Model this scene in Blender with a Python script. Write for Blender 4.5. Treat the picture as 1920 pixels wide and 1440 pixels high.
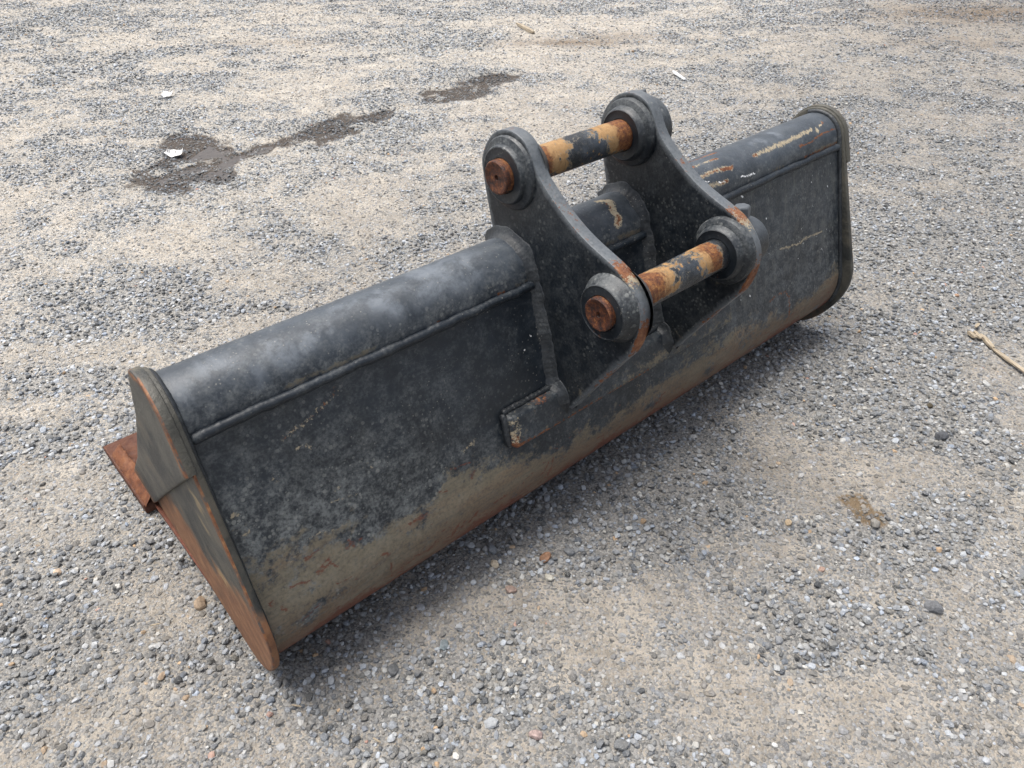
import bpy, bmesh, math
import numpy as np
from mathutils import Vector, Matrix

for o in list(bpy.data.objects):
    bpy.data.objects.remove(o)
scene = bpy.context.scene
COL = scene.collection
R = math.radians

# ------------------------------------------------------------------ camera
YAW, PITCH, ROLL = 0.7105947, 0.6430336, -0.0135813
CAM = Vector((-0.141249, -0.957379, 1.234879))
fwd = Vector((math.sin(YAW)*math.cos(PITCH), math.cos(YAW)*math.cos(PITCH), -math.sin(PITCH)))
rgt = fwd.cross(Vector((0, 0, 1))).normalized()
upv = rgt.cross(fwd)
r2 = rgt*math.cos(ROLL) + upv*math.sin(ROLL)
u2 = upv*math.cos(ROLL) - rgt*math.sin(ROLL)
cd = bpy.data.cameras.new('camera')
cd.sensor_fit = 'HORIZONTAL'; cd.sensor_width = 36.0
cd.lens = 1448.057/1920*36.0
cd.clip_start = 0.02; cd.clip_end = 2000
cam = bpy.data.objects.new('camera', cd); COL.objects.link(cam)
cam.matrix_world = Matrix(((r2.x, u2.x, -fwd.x, CAM.x), (r2.y, u2.y, -fwd.y, CAM.y), (r2.z, u2.z, -fwd.z, CAM.z), (0, 0, 0, 1)))
scene.camera = cam

# ------------------------------------------------------------------ sky, sun, exposure
SUN_EL, SUN_AZ = R(74), R(-35)          # azimuth measured from +Y towards +X
world = bpy.data.worlds.new('World'); scene.world = world; world.use_nodes = True
wn = world.node_tree; wn.nodes.clear()
w_out = wn.nodes.new('ShaderNodeOutputWorld'); w_bg = wn.nodes.new('ShaderNodeBackground')
sky = wn.nodes.new('ShaderNodeTexSky'); sky.sky_type = 'NISHITA'; sky.sun_disc = False
sky.sun_elevation = SUN_EL; sky.sun_rotation = SUN_AZ
sky.air_density = 1.0; sky.dust_density = 6.0; sky.ozone_density = 1.0
hs = wn.nodes.new('ShaderNodeHueSaturation'); hs.inputs['Saturation'].default_value = 0.48
wn.links.new(sky.outputs[0], hs.inputs['Color']); wn.links.new(hs.outputs[0], w_bg.inputs[0])
w_bg.inputs[1].default_value = 0.105
wn.links.new(w_bg.outputs[0], w_out.inputs[0])
sd = bpy.data.lights.new('sun', 'SUN'); sd.energy = 1.5; sd.angle = R(32); sd.color = (1.0, 0.958, 0.895)
sun = bpy.data.objects.new('sun', sd); COL.objects.link(sun)
sdir = Vector((math.sin(SUN_AZ)*math.cos(SUN_EL), math.cos(SUN_AZ)*math.cos(SUN_EL), math.sin(SUN_EL)))
sun.rotation_euler = sdir.to_track_quat('Z', 'Y').to_euler()
sun.location = (0, 3, 6)
vs = scene.view_settings
vs.view_transform = 'Standard'; vs.look = 'None'; vs.gamma = 1.0; vs.use_curve_mapping = False
vs.exposure = 1.16
scene.render.engine = 'CYCLES'
scene.cycles.max_bounces = 4; scene.cycles.diffuse_bounces = 3; scene.cycles.glossy_bounces = 2
scene.cycles.use_adaptive_sampling = True; scene.cycles.adaptive_threshold = 0.015
scene.cycles.use_denoising = True

# ------------------------------------------------------------------ numpy noise
def _h(ix, iy, seed):
    n = (ix.astype(np.int64)*374761393 + iy.astype(np.int64)*668265263 + seed*974711) & 0xffffffff
    n = ((n ^ (n >> 13))*1274126177) & 0xffffffff
    n = ((n ^ (n >> 16))*2246822519) & 0xffffffff
    return ((n ^ (n >> 15)) & 0xffffff)/float(0xffffff)
def vnoise(x, y, seed=0):
    x = np.asarray(x, float); y = np.asarray(y, float)
    ix = np.floor(x); iy = np.floor(y); fx = x-ix; fy = y-iy
    fx = fx*fx*(3-2*fx); fy = fy*fy*(3-2*fy)
    a = _h(ix, iy, seed); b = _h(ix+1, iy, seed); c = _h(ix, iy+1, seed); d = _h(ix+1, iy+1, seed)
    return (a+(b-a)*fx)*(1-fy)+(c+(d-c)*fx)*fy
def fbm(x, y, seed=0, oct=4):
    s = 0; amp = 1; tot = 0
    for k in range(oct):
        s = s+amp*vnoise(x*2**k+17.3*k, y*2**k-9.1*k, seed+k); tot += amp; amp *= .5
    return s/tot
def sstep(a, b, x):
    t = np.clip((np.asarray(x, float)-a)/(b-a), 0, 1)
    return t*t*(3-2*t)
def capsule(u, v, pts):
    """distance to a polyline in a plane"""
    best = np.full(np.shape(u), 9.0)
    for (ax, ay), (bx, by) in zip(pts[:-1], pts[1:]):
        dx, dy = bx-ax, by-ay; L2 = dx*dx+dy*dy+1e-12
        t = np.clip(((u-ax)*dx+(v-ay)*dy)/L2, 0, 1)
        best = np.minimum(best, np.hypot(u-ax-t*dx, v-ay-t*dy))
    return best

# ------------------------------------------------------------------ node helper
class NT:
    def __init__(s, name):
        s.m = bpy.data.materials.new(name); s.m.use_nodes = True
        s.t = s.m.node_tree; s.t.nodes.clear()
        s.out = s.n('ShaderNodeOutputMaterial'); s.b = s.n('ShaderNodeBsdfPrincipled')
        s.l(s.b.outputs[0], s.out.inputs['Surface'])
    def n(s, t, **k):
        nd = s.t.nodes.new(t)
        for a, b in k.items(): setattr(nd, a, b)
        return nd
    def l(s, a, b): s.t.links.new(a, b)
    def put(s, v, sock):
        if hasattr(v, 'is_linked') or isinstance(v, bpy.types.NodeSocket): s.l(v, sock)
        elif v is not None:
            if sock.type == 'RGBA' and len(v) == 3: v = (*v, 1)
            sock.default_value = v
    def pos(s): return s.n('ShaderNodeNewGeometry').outputs['Position']
    def obj(s): return s.n('ShaderNodeTexCoord').outputs['Object']
    def math(s, op, a, b=None, c=None, clamp=False):
        nd = s.n('ShaderNodeMath', operation=op); nd.use_clamp = clamp
        for i, x in enumerate((a, b, c)):
            if x is not None: s.put(x, nd.inputs[i])
        return nd.outputs[0]
    def noise(s, vec, scale, detail=4, rough=.55, dist=0.0, color=False):
        nd = s.n('ShaderNodeTexNoise'); s.l(vec, nd.inputs['Vector'])
        nd.inputs['Scale'].default_value = scale; nd.inputs['Detail'].default_value = detail
        nd.inputs['Roughness'].default_value = rough; nd.inputs['Distortion'].default_value = dist
        return nd.outputs['Color' if color else 'Fac']
    def voro(s, vec, scale, feature='F1', out='Distance', rnd=1.0):
        nd = s.n('ShaderNodeTexVoronoi', feature=feature); s.l(vec, nd.inputs['Vector'])
        nd.inputs['Scale'].default_value = scale; nd.inputs['Randomness'].default_value = rnd
        return nd.outputs[out]
    def ss(s, x, a, b, lo=0.0, hi=1.0):
        nd = s.n('ShaderNodeMapRange', interpolation_type='SMOOTHSTEP'); s.put(x, nd.inputs[0])
        for i, q in enumerate((a, b, lo, hi)): s.put(q, nd.inputs[i+1])
        return nd.outputs[0]
    def mix(s, f, a, b, mode='MIX'):
        nd = s.n('ShaderNodeMix', data_type='RGBA', blend_type=mode); nd.clamp_factor = True
        s.put(f, nd.inputs[0]); s.put(a, nd.inputs[6]); s.put(b, nd.inputs[7])
        return nd.outputs[2]
    def attr(s, name, typ='GEOMETRY', out='Fac'):
        nd = s.n('ShaderNodeAttribute', attribute_type=typ, attribute_name=name); return nd.outputs[out]
    def ramp(s, f, stops):
        nd = s.n('ShaderNodeValToRGB'); s.l(f, nd.inputs[0]); e = nd.color_ramp.elements
        while len(e) < len(stops): e.new(.5)
        for q, (p, c) in zip(e, stops): q.position = p; q.color = (*c, 1)
        return nd.outputs[0]
    def sep(s, vec):
        nd = s.n('ShaderNodeSeparateXYZ'); s.l(vec, nd.inputs[0]); return nd.outputs
    def mapped(s, vec, scale, loc=(0, 0, 0), rot=(0, 0, 0)):
        nd = s.n('ShaderNodeMapping'); s.l(vec, nd.inputs[0]); nd.inputs['Scale'].default_value = scale
        nd.inputs['Location'].default_value = loc; nd.inputs['Rotation'].default_value = rot
        return nd.outputs[0]
    def bump(s, h, strength, dist, prev=None):
        nd = s.n('ShaderNodeBump'); s.l(h, nd.inputs['Height'])
        nd.inputs['Strength'].default_value = strength; nd.inputs['Distance'].default_value = dist
        if prev is not None: s.l(prev, nd.inputs['Normal'])
        return nd.outputs[0]
    def fin(s, col, rough, normal=None, metal=0.0, spec=.5):
        s.put(col, s.b.inputs['Base Color']); s.put(rough, s.b.inputs['Roughness'])
        s.put(metal, s.b.inputs['Metallic']); s.b.inputs['Specular IOR Level'].default_value = spec
        if normal is not None: s.l(normal, s.b.inputs['Normal'])
        return s.m

RUST_STOPS = [(.25, (.040, .016, .010)), (.45, (.125, .045, .020)), (.62, (.215, .092, .040)), (.8, (.32, .18, .09))]

def rust_color(t, P, scale=60):
    f = t.noise(P, scale, 6, .7, .4)
    return t.ramp(f, RUST_STOPS)

# ---- black bucket paint: dust, mud, rust, scrapes and painted sky light come from named masks on the mesh broken up by noise
def make_paint(name, dust=0.34, dustcol=(.150, .160, .160), base=(.0072, .0110, .0160), gloss=.42, hair_k=0.0):
    t = NT(name); P = t.obj()
    big = t.noise(P, 8, 6, .65, .3); med = t.noise(P, 38, 6, .72); fine = t.noise(P, 190, 4, .65)
    smear = t.noise(P, 21, 6, .7, .25)
    col = t.mix(t.ss(big, .3, .75), base, tuple(c*1.9 for c in base))
    # dust: cloudy, mottled, spotted
    dm = t.math('MULTIPLY', t.ss(t.math('ADD', t.math('MULTIPLY', big, .38), t.math('MULTIPLY', med, .62)), .46, .64), t.ss(fine, .36, .64, .15, 1.0))
    da = t.math('ADD', t.math('MULTIPLY', dm, dust), t.math('MULTIPLY', t.attr('dust'), t.ss(t.math('ADD', t.math('MULTIPLY', med, .55), t.math('MULTIPLY', fine, .45)), .40, .64)), clamp=True)
    col = t.mix(da, col, dustcol)
    vs1 = t.n('ShaderNodeTexVoronoi', feature='F1'); t.l(P, vs1.inputs['Vector']); vs1.inputs['Scale'].default_value = 125
    vr = t.sep(vs1.outputs['Color'])
    drop = t.ss(t.math('SUBTRACT', vs1.outputs['Distance'], t.math('MULTIPLY', t.math('POWER', vr[0], 2.0), .50)), -.06, .05, 1, 0)
    drop = t.math('MULTIPLY', t.math('MULTIPLY', drop, t.ss(t.noise(P, 14, 5, .7), .40, .62)), t.math('ADD', .12, t.math('MULTIPLY', t.attr('dust'), 1.1), clamp=True))
    col = t.mix(t.math('MULTIPLY', drop, .80), col, (.205, .212, .20))
    run = t.math('MULTIPLY', t.attr('streak'), t.ss(t.math('ADD', t.math('MULTIPLY', t.noise(t.mapped(P, (48, 10, 10)), 1.0, 5, .75, .6), .6), t.math('MULTIPLY', t.noise(P, 60, 4, .7), .4)), .47, .64))
    col = t.mix(t.math('MULTIPLY', run, .5), col, (.105, .108, .10))
    col = t.mix(t.math('MULTIPLY', t.attr('skylit'), t.ss(fine, .2, .6, .7, 1.0)), col, (.135, .15, .165))  # sky light painted into the colour as an even blue-grey
    pale = t.math('MULTIPLY', t.attr('pale'), t.ss(smear, .38, .66))
    col = t.mix(t.math('MULTIPLY', pale, .55), col, (.19, .215, .245))
    # tiny splash spots
    sp = t.voro(P, 110, 'F1'); spn = t.noise(P, 9, 3)
    spm = t.math('MULTIPLY', t.ss(sp, .10, .17, 1, 0), t.ss(spn, .44, .62))
    col = t.mix(t.math('MULTIPLY', spm, .5), col, (.24, .235, .21))
    # mud
    mudm = t.attr('mud')
    mn = t.math('ADD', t.math('MULTIPLY', t.noise(t.mapped(P, (16, 30, 30)), 1.0, 6, .75, .3), .55), t.math('MULTIPLY', t.noise(P, 85, 5, .7), .45))
    mm = t.ss(t.math('ADD', mudm, t.math('MULTIPLY', t.math('SUBTRACT', mn, .5), 2.6)), .36, .70)
    mm = t.math('MULTIPLY', mm, t.ss(fine, .25, .62, .62, 1.0))
    mudc = t.mix(t.noise(P, 30, 5, .7), (.115, .098, .066), (.245, .208, .145))
    mudc = t.mix(t.math('MULTIPLY', t.ss(t.noise(t.mapped(P, (5, 22, 22)), 1.0, 4), .52, .7), .5), mudc, (.19, .115, .062))
    mudc = t.mix(t.math('MULTIPLY', t.attr('warm'), t.ss(t.noise(t.mapped(P, (7, 26, 26)), 1.0, 6, .75), .30, .56)), mudc, (.15, .072, .038))
    col = t.mix(t.math('MULTIPLY', mm, .84), col, mudc)
    lines = t.ss(t.noise(t.mapped(P, (11, 190, 190)), 1.0, 4, .65), .53, .62)
    col = t.mix(t.math('MULTIPLY', t.math('MULTIPLY', lines, mudm), .20), col, tuple(c*3 for c in base))
    scl = t.math('ABSOLUTE', t.math('SUBTRACT', t.noise(t.mapped(P, (5, 9, 16), rot=(0, R(25), 0)), 1.0, 3, .5, .3), .5))
    scl2 = t.math('ABSOLUTE', t.math('SUBTRACT', t.noise(t.mapped(P, (13, 7, 9), loc=(3, 1, 2), rot=(0, R(-40), 0)), 1.0, 3, .5, .2), .5))
    hair = t.math('MULTIPLY', t.math('MAXIMUM', t.ss(scl, .0, .0045, 1, 0), t.ss(scl2, .0, .0035, 1, 0)), t.ss(t.noise(P, 11, 4, .7), .5, .62))
    col = t.mix(t.math('MULTIPLY', hair, hair_k), col, (.20, .20, .185))
    # scrapes to primer / dried clay
    sc = t.attr('scrape'); scm = t.ss(t.math('ADD', sc, t.math('MULTIPLY', t.math('SUBTRACT', t.noise(P, 170, 5, .75), .5), 2.3)), .44, .64)
    col = t.mix(scm, col, t.mix(t.noise(P, 90, 3), (.19, .145, .09), (.40, .355, .26)))
    # rust
    ru = t.attr('rust'); rum = t.ss(t.math('ADD', ru, t.math('MULTIPLY', t.math('SUBTRACT', t.noise(P, 130, 6, .75), .5), 2.1)), .46, .66)
    col = t.mix(rum, col, rust_color(t, P, 75))
    red = t.attr('red'); rdm = t.ss(t.math('ADD', red, t.math('MULTIPLY', t.math('SUBTRACT', t.noise(t.mapped(P, (110, 210, 210)), 1, 6, .8), .5), 2.2)), .48, .66)
    col = t.mix(t.math('MULTIPLY', rdm, .8), col, t.mix(t.noise(P, 50, 3), (.085, .022, .014), (.15, .045, .024)))
    wh = t.attr('white'); whm = t.ss(t.math('ADD', wh, t.math('MULTIPLY', t.math('SUBTRACT', t.noise(P, 220, 3, .7), .5), 1.6)), .5, .62)
    col = t.mix(whm, col, (.75, .76, .76))
    rough = t.math('ADD', gloss, t.math('MULTIPLY', t.math('MAXIMUM', t.math('MAXIMUM', da, mm), t.math('MAXIMUM', rum, scm)), .42))
    rough = t.math('ADD', rough, t.math('MULTIPLY', t.math('SUBTRACT', med, .5), .25))
    nrm = t.bump(t.math('ADD', t.math('MULTIPLY', fine, .5), t.math('ADD', t.math('MULTIPLY', med, 1.0), t.math('MULTIPLY', mm, .35))), .35, .0022)
    return t.fin(col, rough, nrm, spec=.45)

M_PAINT = make_paint('black_paint_worn', hair_k=.16)
M_EAR = make_paint('black_paint_ear', dust=.07, base=(.0040, .0060, .0086), gloss=.42)
M_TUBE = make_paint('black_paint_tube', dust=.30, base=(.0110, .0158, .0225), gloss=.43)
M_WELD = make_paint('black_paint_weld', dust=.34, base=(.012, .0145, .0175), gloss=.5)
M_SEAM = make_paint('black_paint_seam', dust=.40, dustcol=(.115, .122, .12), gloss=.5)
M_SIDE = make_paint('black_paint_dusty', dust=.62, dustcol=(.125, .122, .105), gloss=.5)

def make_rust(name, dark=0.0):
    t = NT(name); P = t.obj()
    col = rust_color(t, P, 42)
    st = t.noise(t.mapped(P, (90, 6, 6)), 1.0, 4, .7)
    col = t.mix(t.ss(st, .42, .68), col, (.17, .065, .03))
    col = t.mix(t.math('MULTIPLY', t.ss(t.noise(P, 20, 5, .6), .5, .7), .7), col, (.055, .026, .02))
    if dark: col = t.mix(dark, col, (.060, .026, .019))
    nrm = t.bump(t.noise(P, 160, 6, .7), .5, .003)
    return t.fin(col, t.ss(t.noise(P, 60, 3), .3, .7, .6, .9), nrm, spec=.3)
M_RUST = make_rust('rusted_steel', .22)
M_RUSTD = make_rust('dark_rusted_steel', .72)

def make_edge():
    t = NT('rust_rubbed_edge'); P = t.obj()
    m = t.ss(t.noise(t.mapped(P, (30, 30, 30)), 1.0, 6, .75), .36, .60)
    col = t.mix(m, (.06, .06, .056), t.ramp(t.noise(P, 70, 5, .7), [(.3, (.085, .026, .012)), (.52, (.22, .085, .032)), (.75, (.33, .18, .08))]))
    return t.fin(col, .7, t.bump(t.noise(P, 200, 4), .4, .002))
M_EDGE = make_edge()

def make_pin():
    t = NT('worn_pin_paint'); P = t.obj()
    n1 = t.noise(P, 24, 7, .78, .6); n2 = t.noise(P, 130, 6, .75); n3 = t.noise(P, 16, 5, .65); n4 = t.noise(t.mapped(P, (150, 28, 28)), 1.0, 5, .7)
    paint = t.mix(t.ss(n3, .4, .7), (.009, .012, .016), (.055, .068, .085))
    paint = t.mix(t.math('MULTIPLY', t.ss(n2, .52, .64), .35), paint, (.16, .15, .125))
    tan = t.mix(n2, (.21, .105, .032), (.38, .245, .115))
    rust = t.ramp(n2, [(.30, (.030, .010, .005)), (.46, (.105, .032, .010)), (.60, (.21, .085, .022)), (.76, (.34, .19, .075))])
    a = t.attr('rust')
    f = t.math('ADD', a, t.math('MULTIPLY', t.math('SUBTRACT', t.math('ADD', t.math('MULTIPLY', n1, .75), t.math('MULTIPLY', n2, .25)), .5), 3.2))
    spots = t.math('MULTIPLY', t.ss(t.voro(P, 70, 'F1'), .16, .24, 1, 0), t.ss(n3, .48, .56))
    bare = t.math('MAXIMUM', t.ss(f, .46, .54), spots)
    cream = t.math('SUBTRACT', t.ss(f, .38, .46), bare, clamp=True)
    rr = t.ss(t.math('ADD', t.math('MULTIPLY', t.attr('red'), .42), t.math('ADD', t.math('MULTIPLY', t.noise(P, 46, 6, .75), .7), t.math('MULTIPLY', n4, .3))), .52, .70)
    col = t.mix(bare, paint, t.mix(rr, tan, rust))
    col = t.mix(t.math('MULTIPLY', cream, .55), col, (.33, .29, .215))
    col = t.mix(t.math('MULTIPLY', t.ss(n4, .56, .70), .5), col, (.03, .022, .016))
    rough = t.math('ADD', .36, t.math('MULTIPLY', bare, .40))
    return t.fin(col, rough, t.bump(t.math('ADD', t.math('MULTIPLY', bare, -.8), t.math('MULTIPLY', n2, 1.3)), .6, .003))
M_PIN = make_pin()

def make_pinend():
    t = NT('rusty_pin_end'); P = t.obj()
    n = t.noise(P, 95, 6, .8)
    col = t.ramp(n, [(.40, (.012, .005, .004)), (.50, (.055, .015, .006)), (.58, (.105, .032, .009)), (.70, (.26, .115, .03))])
    return t.fin(col, .6, t.bump(n, .6, .003))
M_PINEND = make_pinend()

# side plates: grey dusty paint with bare orange rust towards the rubbed floor edge
def make_sideplate(name):
    t = NT(name); P = t.obj(); s = t.sep(P)
    n = t.noise(P, 6.5, 5, .6, .3); f = t.noise(P, 140, 4, .65); st = t.noise(t.mapped(P, (9, 6, 11), rot=(R(42), 0, 0)), 1.0, 5, .6, .4)
    base = t.mix(t.ss(n, .36, .64), (.016, .018, .018), (.080, .076, .062))
    base = t.mix(t.math('MULTIPLY', t.ss(st, .5, .62), .42), base, (.125, .108, .078))
    low = t.attr('rust')
    m = t.ss(t.math('ADD', low, t.math('MULTIPLY', t.math('SUBTRACT', t.math('ADD', t.math('MULTIPLY', n, .5), t.math('MULTIPLY', st, .5)), .5), 2.4)), .36, .72)
    ru = t.ramp(t.noise(P, 26, 6, .66), [(.28, (.125, .054, .026)), (.46, (.185, .084, .040)), (.62, (.24, .118, .056)), (.78, (.33, .20, .10))])
    ru = t.mix(t.math('MULTIPLY', t.ss(t.noise(P, 15, 5, .65), .50, .68), .5), ru, (.07, .038, .024))
    col = t.mix(m, base, ru)
    mu = t.ss(t.math('ADD', t.attr('mud'), t.math('MULTIPLY', t.math('SUBTRACT', st, .5), 1.4)), .45, .6)
    col = t.mix(t.math('MULTIPLY', mu, .85), col, (.30, .22, .115))
    return t.fin(col, t.math('ADD', .55, t.math('MULTIPLY', m, .25)), t.bump(t.math('ADD', f, st), .7, .003))
M_SIDEPL = make_sideplate('side_plate_worn')

# ------------------------------------------------------------------ mesh helpers
def link(name, me, mats, parent=None, smooth=True):
    for m in (mats if isinstance(mats, (list, tuple)) else [mats]): me.materials.append(m)
    if smooth:
        for p in me.polygons: p.use_smooth = True
    o = bpy.data.objects.new(name, me); COL.objects.link(o); o.parent = parent
    return o
def from_bm(name, bm, mats, parent=None, smooth=True, angle=35):
    bmesh.ops.recalc_face_normals(bm, faces=bm.faces)
    me = bpy.data.meshes.new(name); bm.to_mesh(me); bm.free()
    if smooth: me.set_sharp_from_angle(angle=R(angle))
    return link(name, me, mats, parent, smooth)
def setattr_f(me, name, arr):
    a = me.attributes.new(name, 'FLOAT', 'POINT'); a.data.foreach_set('value', np.asarray(arr, np.float32))
def verts_of(me):
    a = np.empty(len(me.vertices)*3); me.vertices.foreach_get('co', a); return a.reshape(-1, 3)
def tag(o, label, cat, group=None):
    o['label'] = label; o['category'] = cat
    if group: o['group'] = group
    return o

def plate(name, yz, x0, x1, mats, parent, bev=.003, shear=(0, 0), mirror=None, edge_mat=None, edge_ok=None):
    """a flat plate with its outline in Y-Z and its thickness along X"""
    bm = bmesh.new(); a = []; b = []
    for y, z in yz:
        sx = shear[0]*y+shear[1]*z
        xa, xb = x0+sx, x1+sx
        if mirror is not None: xa, xb = mirror-xa, mirror-xb
        a.append(bm.verts.new((xa, y, z))); b.append(bm.verts.new((xb, y, z)))
    fa = bm.faces.new(a); fb = bm.faces.new(b[::-1]); n = len(a)
    for i in range(n): bm.faces.new((a[i], b[i], b[(i+1) % n], a[(i+1) % n]))
    bmesh.ops.recalc_face_normals(bm, faces=bm.faces)
    ed = [e for e in bm.edges if fa in e.link_faces or fb in e.link_faces]
    res = bmesh.ops.bevel(bm, geom=ed, offset=bev, segments=2, affect='EDGES', profile=.5)
    if edge_mat is not None:
        for f in res['faces']:
            cx_ = f.calc_center_median(); mid_ = (x0+x1)/2+shear[0]*cx_.y+shear[1]*cx_.z
            if ((cx_.x < mid_) if mirror is None else (cx_.x > mirror-mid_)) and (edge_ok is None or edge_ok(cx_.y, cx_.z)): f.material_index = edge_mat
    big = [f for f in bm.faces if len(f.verts) > 4]
    bmesh.ops.triangulate(bm, faces=big)
    return from_bm(name, bm, mats, parent)

def refine(o, maxlen, rounds=6):
    bm = bmesh.new(); bm.from_mesh(o.data)
    for _ in range(rounds):
        ed = [q for q in bm.edges if q.calc_length() > maxlen]
        if not ed: break
        bmesh.ops.subdivide_edges(bm, edges=ed, cuts=1)
        bmesh.ops.triangulate(bm, faces=[f for f in bm.faces if len(f.verts) > 4])
    bm.to_mesh(o.data); bm.free()
    o.data.set_sharp_from_angle(angle=R(35))
    for p in o.data.polygons: p.use_smooth = True

def lathe_x(name, prof, cy, cz, mats, parent, seg=56, mat_idx=None):
    """revolve (x, r) about an axis along X; r = 0 closes an end"""
    bm = bmesh.new(); rings = []
    for x, r in prof:
        if r <= 1e-6: rings.append([bm.verts.new((x, cy, cz))])
        else: rings.append([bm.verts.new((x, cy+r*math.cos(2*math.pi*k/seg), cz+r*math.sin(2*math.pi*k/seg))) for k in range(seg)])
    for i, (p, q) in enumerate(zip(rings[:-1], rings[1:])):
        for k in range(seg):
            k2 = (k+1) % seg
            if len(p) == 1 and len(q) == 1: continue
            if len(p) == 1: f = bm.faces.new((p[0], q[k2], q[k]))
            elif len(q) == 1: f = bm.faces.new((p[k], p[k2], q[0]))
            else: f = bm.faces.new((p[k], p[k2], q[k2], q[k]))
            if mat_idx: f.material_index = mat_idx[i]
    return from_bm(name, bm, mats, parent)

def bead(name, pts, r0, mats, parent, seed=0, seg=9, ripple=.10, wob=.12, flat=1.0, closed=False):
    """a weld bead swept along a path, with its ripples"""
    P = np.array(pts, float)
    d = np.r_[0, np.cumsum(np.linalg.norm(np.diff(P, axis=0), axis=1))]
    n = max(8, int(d[-1]/.0028)); s = np.linspace(0, d[-1], n)
    Q = np.stack([np.interp(s, d, P[:, k]) for k in range(3)], 1)
    for _ in range(3): Q[1:-1] = (Q[:-2]+2*Q[1:-1]+Q[2:])/4
    T = np.gradient(Q, axis=0); T /= np.linalg.norm(T, axis=1)[:, None]
    ref = np.array([0.31, -0.75, 0.58]); N = np.cross(T, ref); N /= np.linalg.norm(N, axis=1)[:, None]; B = np.cross(T, N)
    w = fbm(s*55, s*0+seed, seed, 3)-.5; w2 = fbm(s*40, s*0+3.3, seed+9, 3)-.5; rp = np.sin(s*2*np.pi/.0085+6*vnoise(s*70, s*0, seed+4))
    rad = r0*(1+wob*2.2*w+ripple*rp)
    Q = Q+N*(w2*r0*wob*4)[:, None]
    rad[0] *= .5; rad[-1] *= .5
    a = np.arange(seg)*2*np.pi/seg
    V = Q[:, None]+rad[:, None, None]*(np.cos(a)[None, :, None]*N[:, None]+flat*np.sin(a)[None, :, None]*B[:, None])
    V = V.reshape(-1, 3)
    i = np.arange(n-1)[:, None]*seg+np.arange(seg)[None]; j = np.arange(n-1)[:, None]*seg+(np.arange(seg)[None]+1) % seg
    F = np.stack([i, j, j+seg, i+seg], -1).reshape(-1, 4).tolist()
    F += [list(range(seg))[::-1], list(range((n-1)*seg, n*seg))]
    me = bpy.data.meshes.new(name); me.from_pydata(V.tolist(), [], F)
    return link(name, me, mats, parent)

def grid_mesh(name, V, nu, nv, mats, parent):
    i = np.arange(nu-1)[:, None]*nv+np.arange(nv-1)[None]
    F = np.stack([i, i+nv, i+nv+1, i+1], -1).reshape(-1, 4)
    me = bpy.data.meshes.new(name); me.from_pydata(V.tolist(), [], F.tolist())
    return link(name, me, mats, parent)

# ================================================================== GROUND
RX, RY = math.cos(YAW), -math.sin(YAW)        # direction the tracks run
PUDDLE_A = [(0.96, 2.81), (1.06, 2.87), (1.17, 2.71), (1.22, 2.52), (1.36, 2.43), (1.54, 2.51), (1.74, 2.60), (1.95, 2.58), (2.06, 2.48), (1.98, 2.38), (1.79, 2.33), (1.52, 2.23), (1.43, 2.36), (1.24, 2.31), (1.14, 2.31), (0.99, 2.13), (0.88, 2.19), (0.78, 2.17), (0.71, 2.35), (0.75, 2.60), (0.85, 2.59), (0.91, 2.62)]
PUDDLE_B = [(2.25, 2.62), (2.46, 2.62), (2.67, 2.64), (2.83, 2.64), (2.96, 2.52), (2.85, 2.39), (2.68, 2.42), (2.49, 2.33), (2.33, 2.35), (2.23, 2.45)]
STAIN = [(1.20, -.50), (1.25, -.53), (1.225, -.60), (1.19, -.615), (1.165, -.59), (1.175, -.545)]
SOIL = [(3.62, 2.84, .42, .10, .85), (3.95, 2.75, .35, .12, .55), (6.3, 1.4, .8, .35, .8), (5.4, 1.1, .5, .2, .35), (4.9, 4.1, .6, .25, .5), (2.3, 4.1, .5, .12, .3), (6.6, 2.4, .7, .3, .5)]
SANDY = [(0.96, 3.97, 0.36, 0.36), (1.41, 4.07, 0.19, 0.24), (2.78, 4.51, 0.47, 0.58), (1.89, 3.02, 0.18, 0.27), (1.48, 3.21, 0.17, 0.12), (1.11, 1.76, 0.32, 0.17), (1.4, 1.68, 0.22, 0.14), (0.05, 1.45, 0.13, 0.14), (0.03, 0.98, 0.14, 0.1), (0.69, 1.3, 0.14, 0.12), (0.25, 1.18, 0.13, 0.09), (1.21, 1.31, 0.12, 0.09), (2.09, 2.0, 0.15, 0.16), (3.1, 2.62, 0.29, 0.22), (3.12, 2.0, 0.12, 0.16), (3.71, 1.44, 0.26, 0.13), (3.63, 0.95, 0.16, 0.09), (3.12, 0.08, 0.13, 0.08), (1.8, 5.0, 0.45, 0.36), (5.7, 1.23, 0.28, 0.52), (4.38, 2.96, 0.45, 0.26), (0.36, -0.14, 0.12, 0.08), (0.54, -0.06, 0.09, 0.04), (1.24, 0.02, 0.17, 0.07), (0.61, -0.6, 0.07, 0.03), (1.17, -0.36, 0.12, 0.08), (1.36, -0.58, 0.1, 0.08), (0.23, 0.0, 0.06, 0.03), (-0.13, 0.56, 0.12, 0.05), (1.74, -0.3, 0.09, 0.05), (-0.2, 0.05, 0.11, 0.03)]
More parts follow.
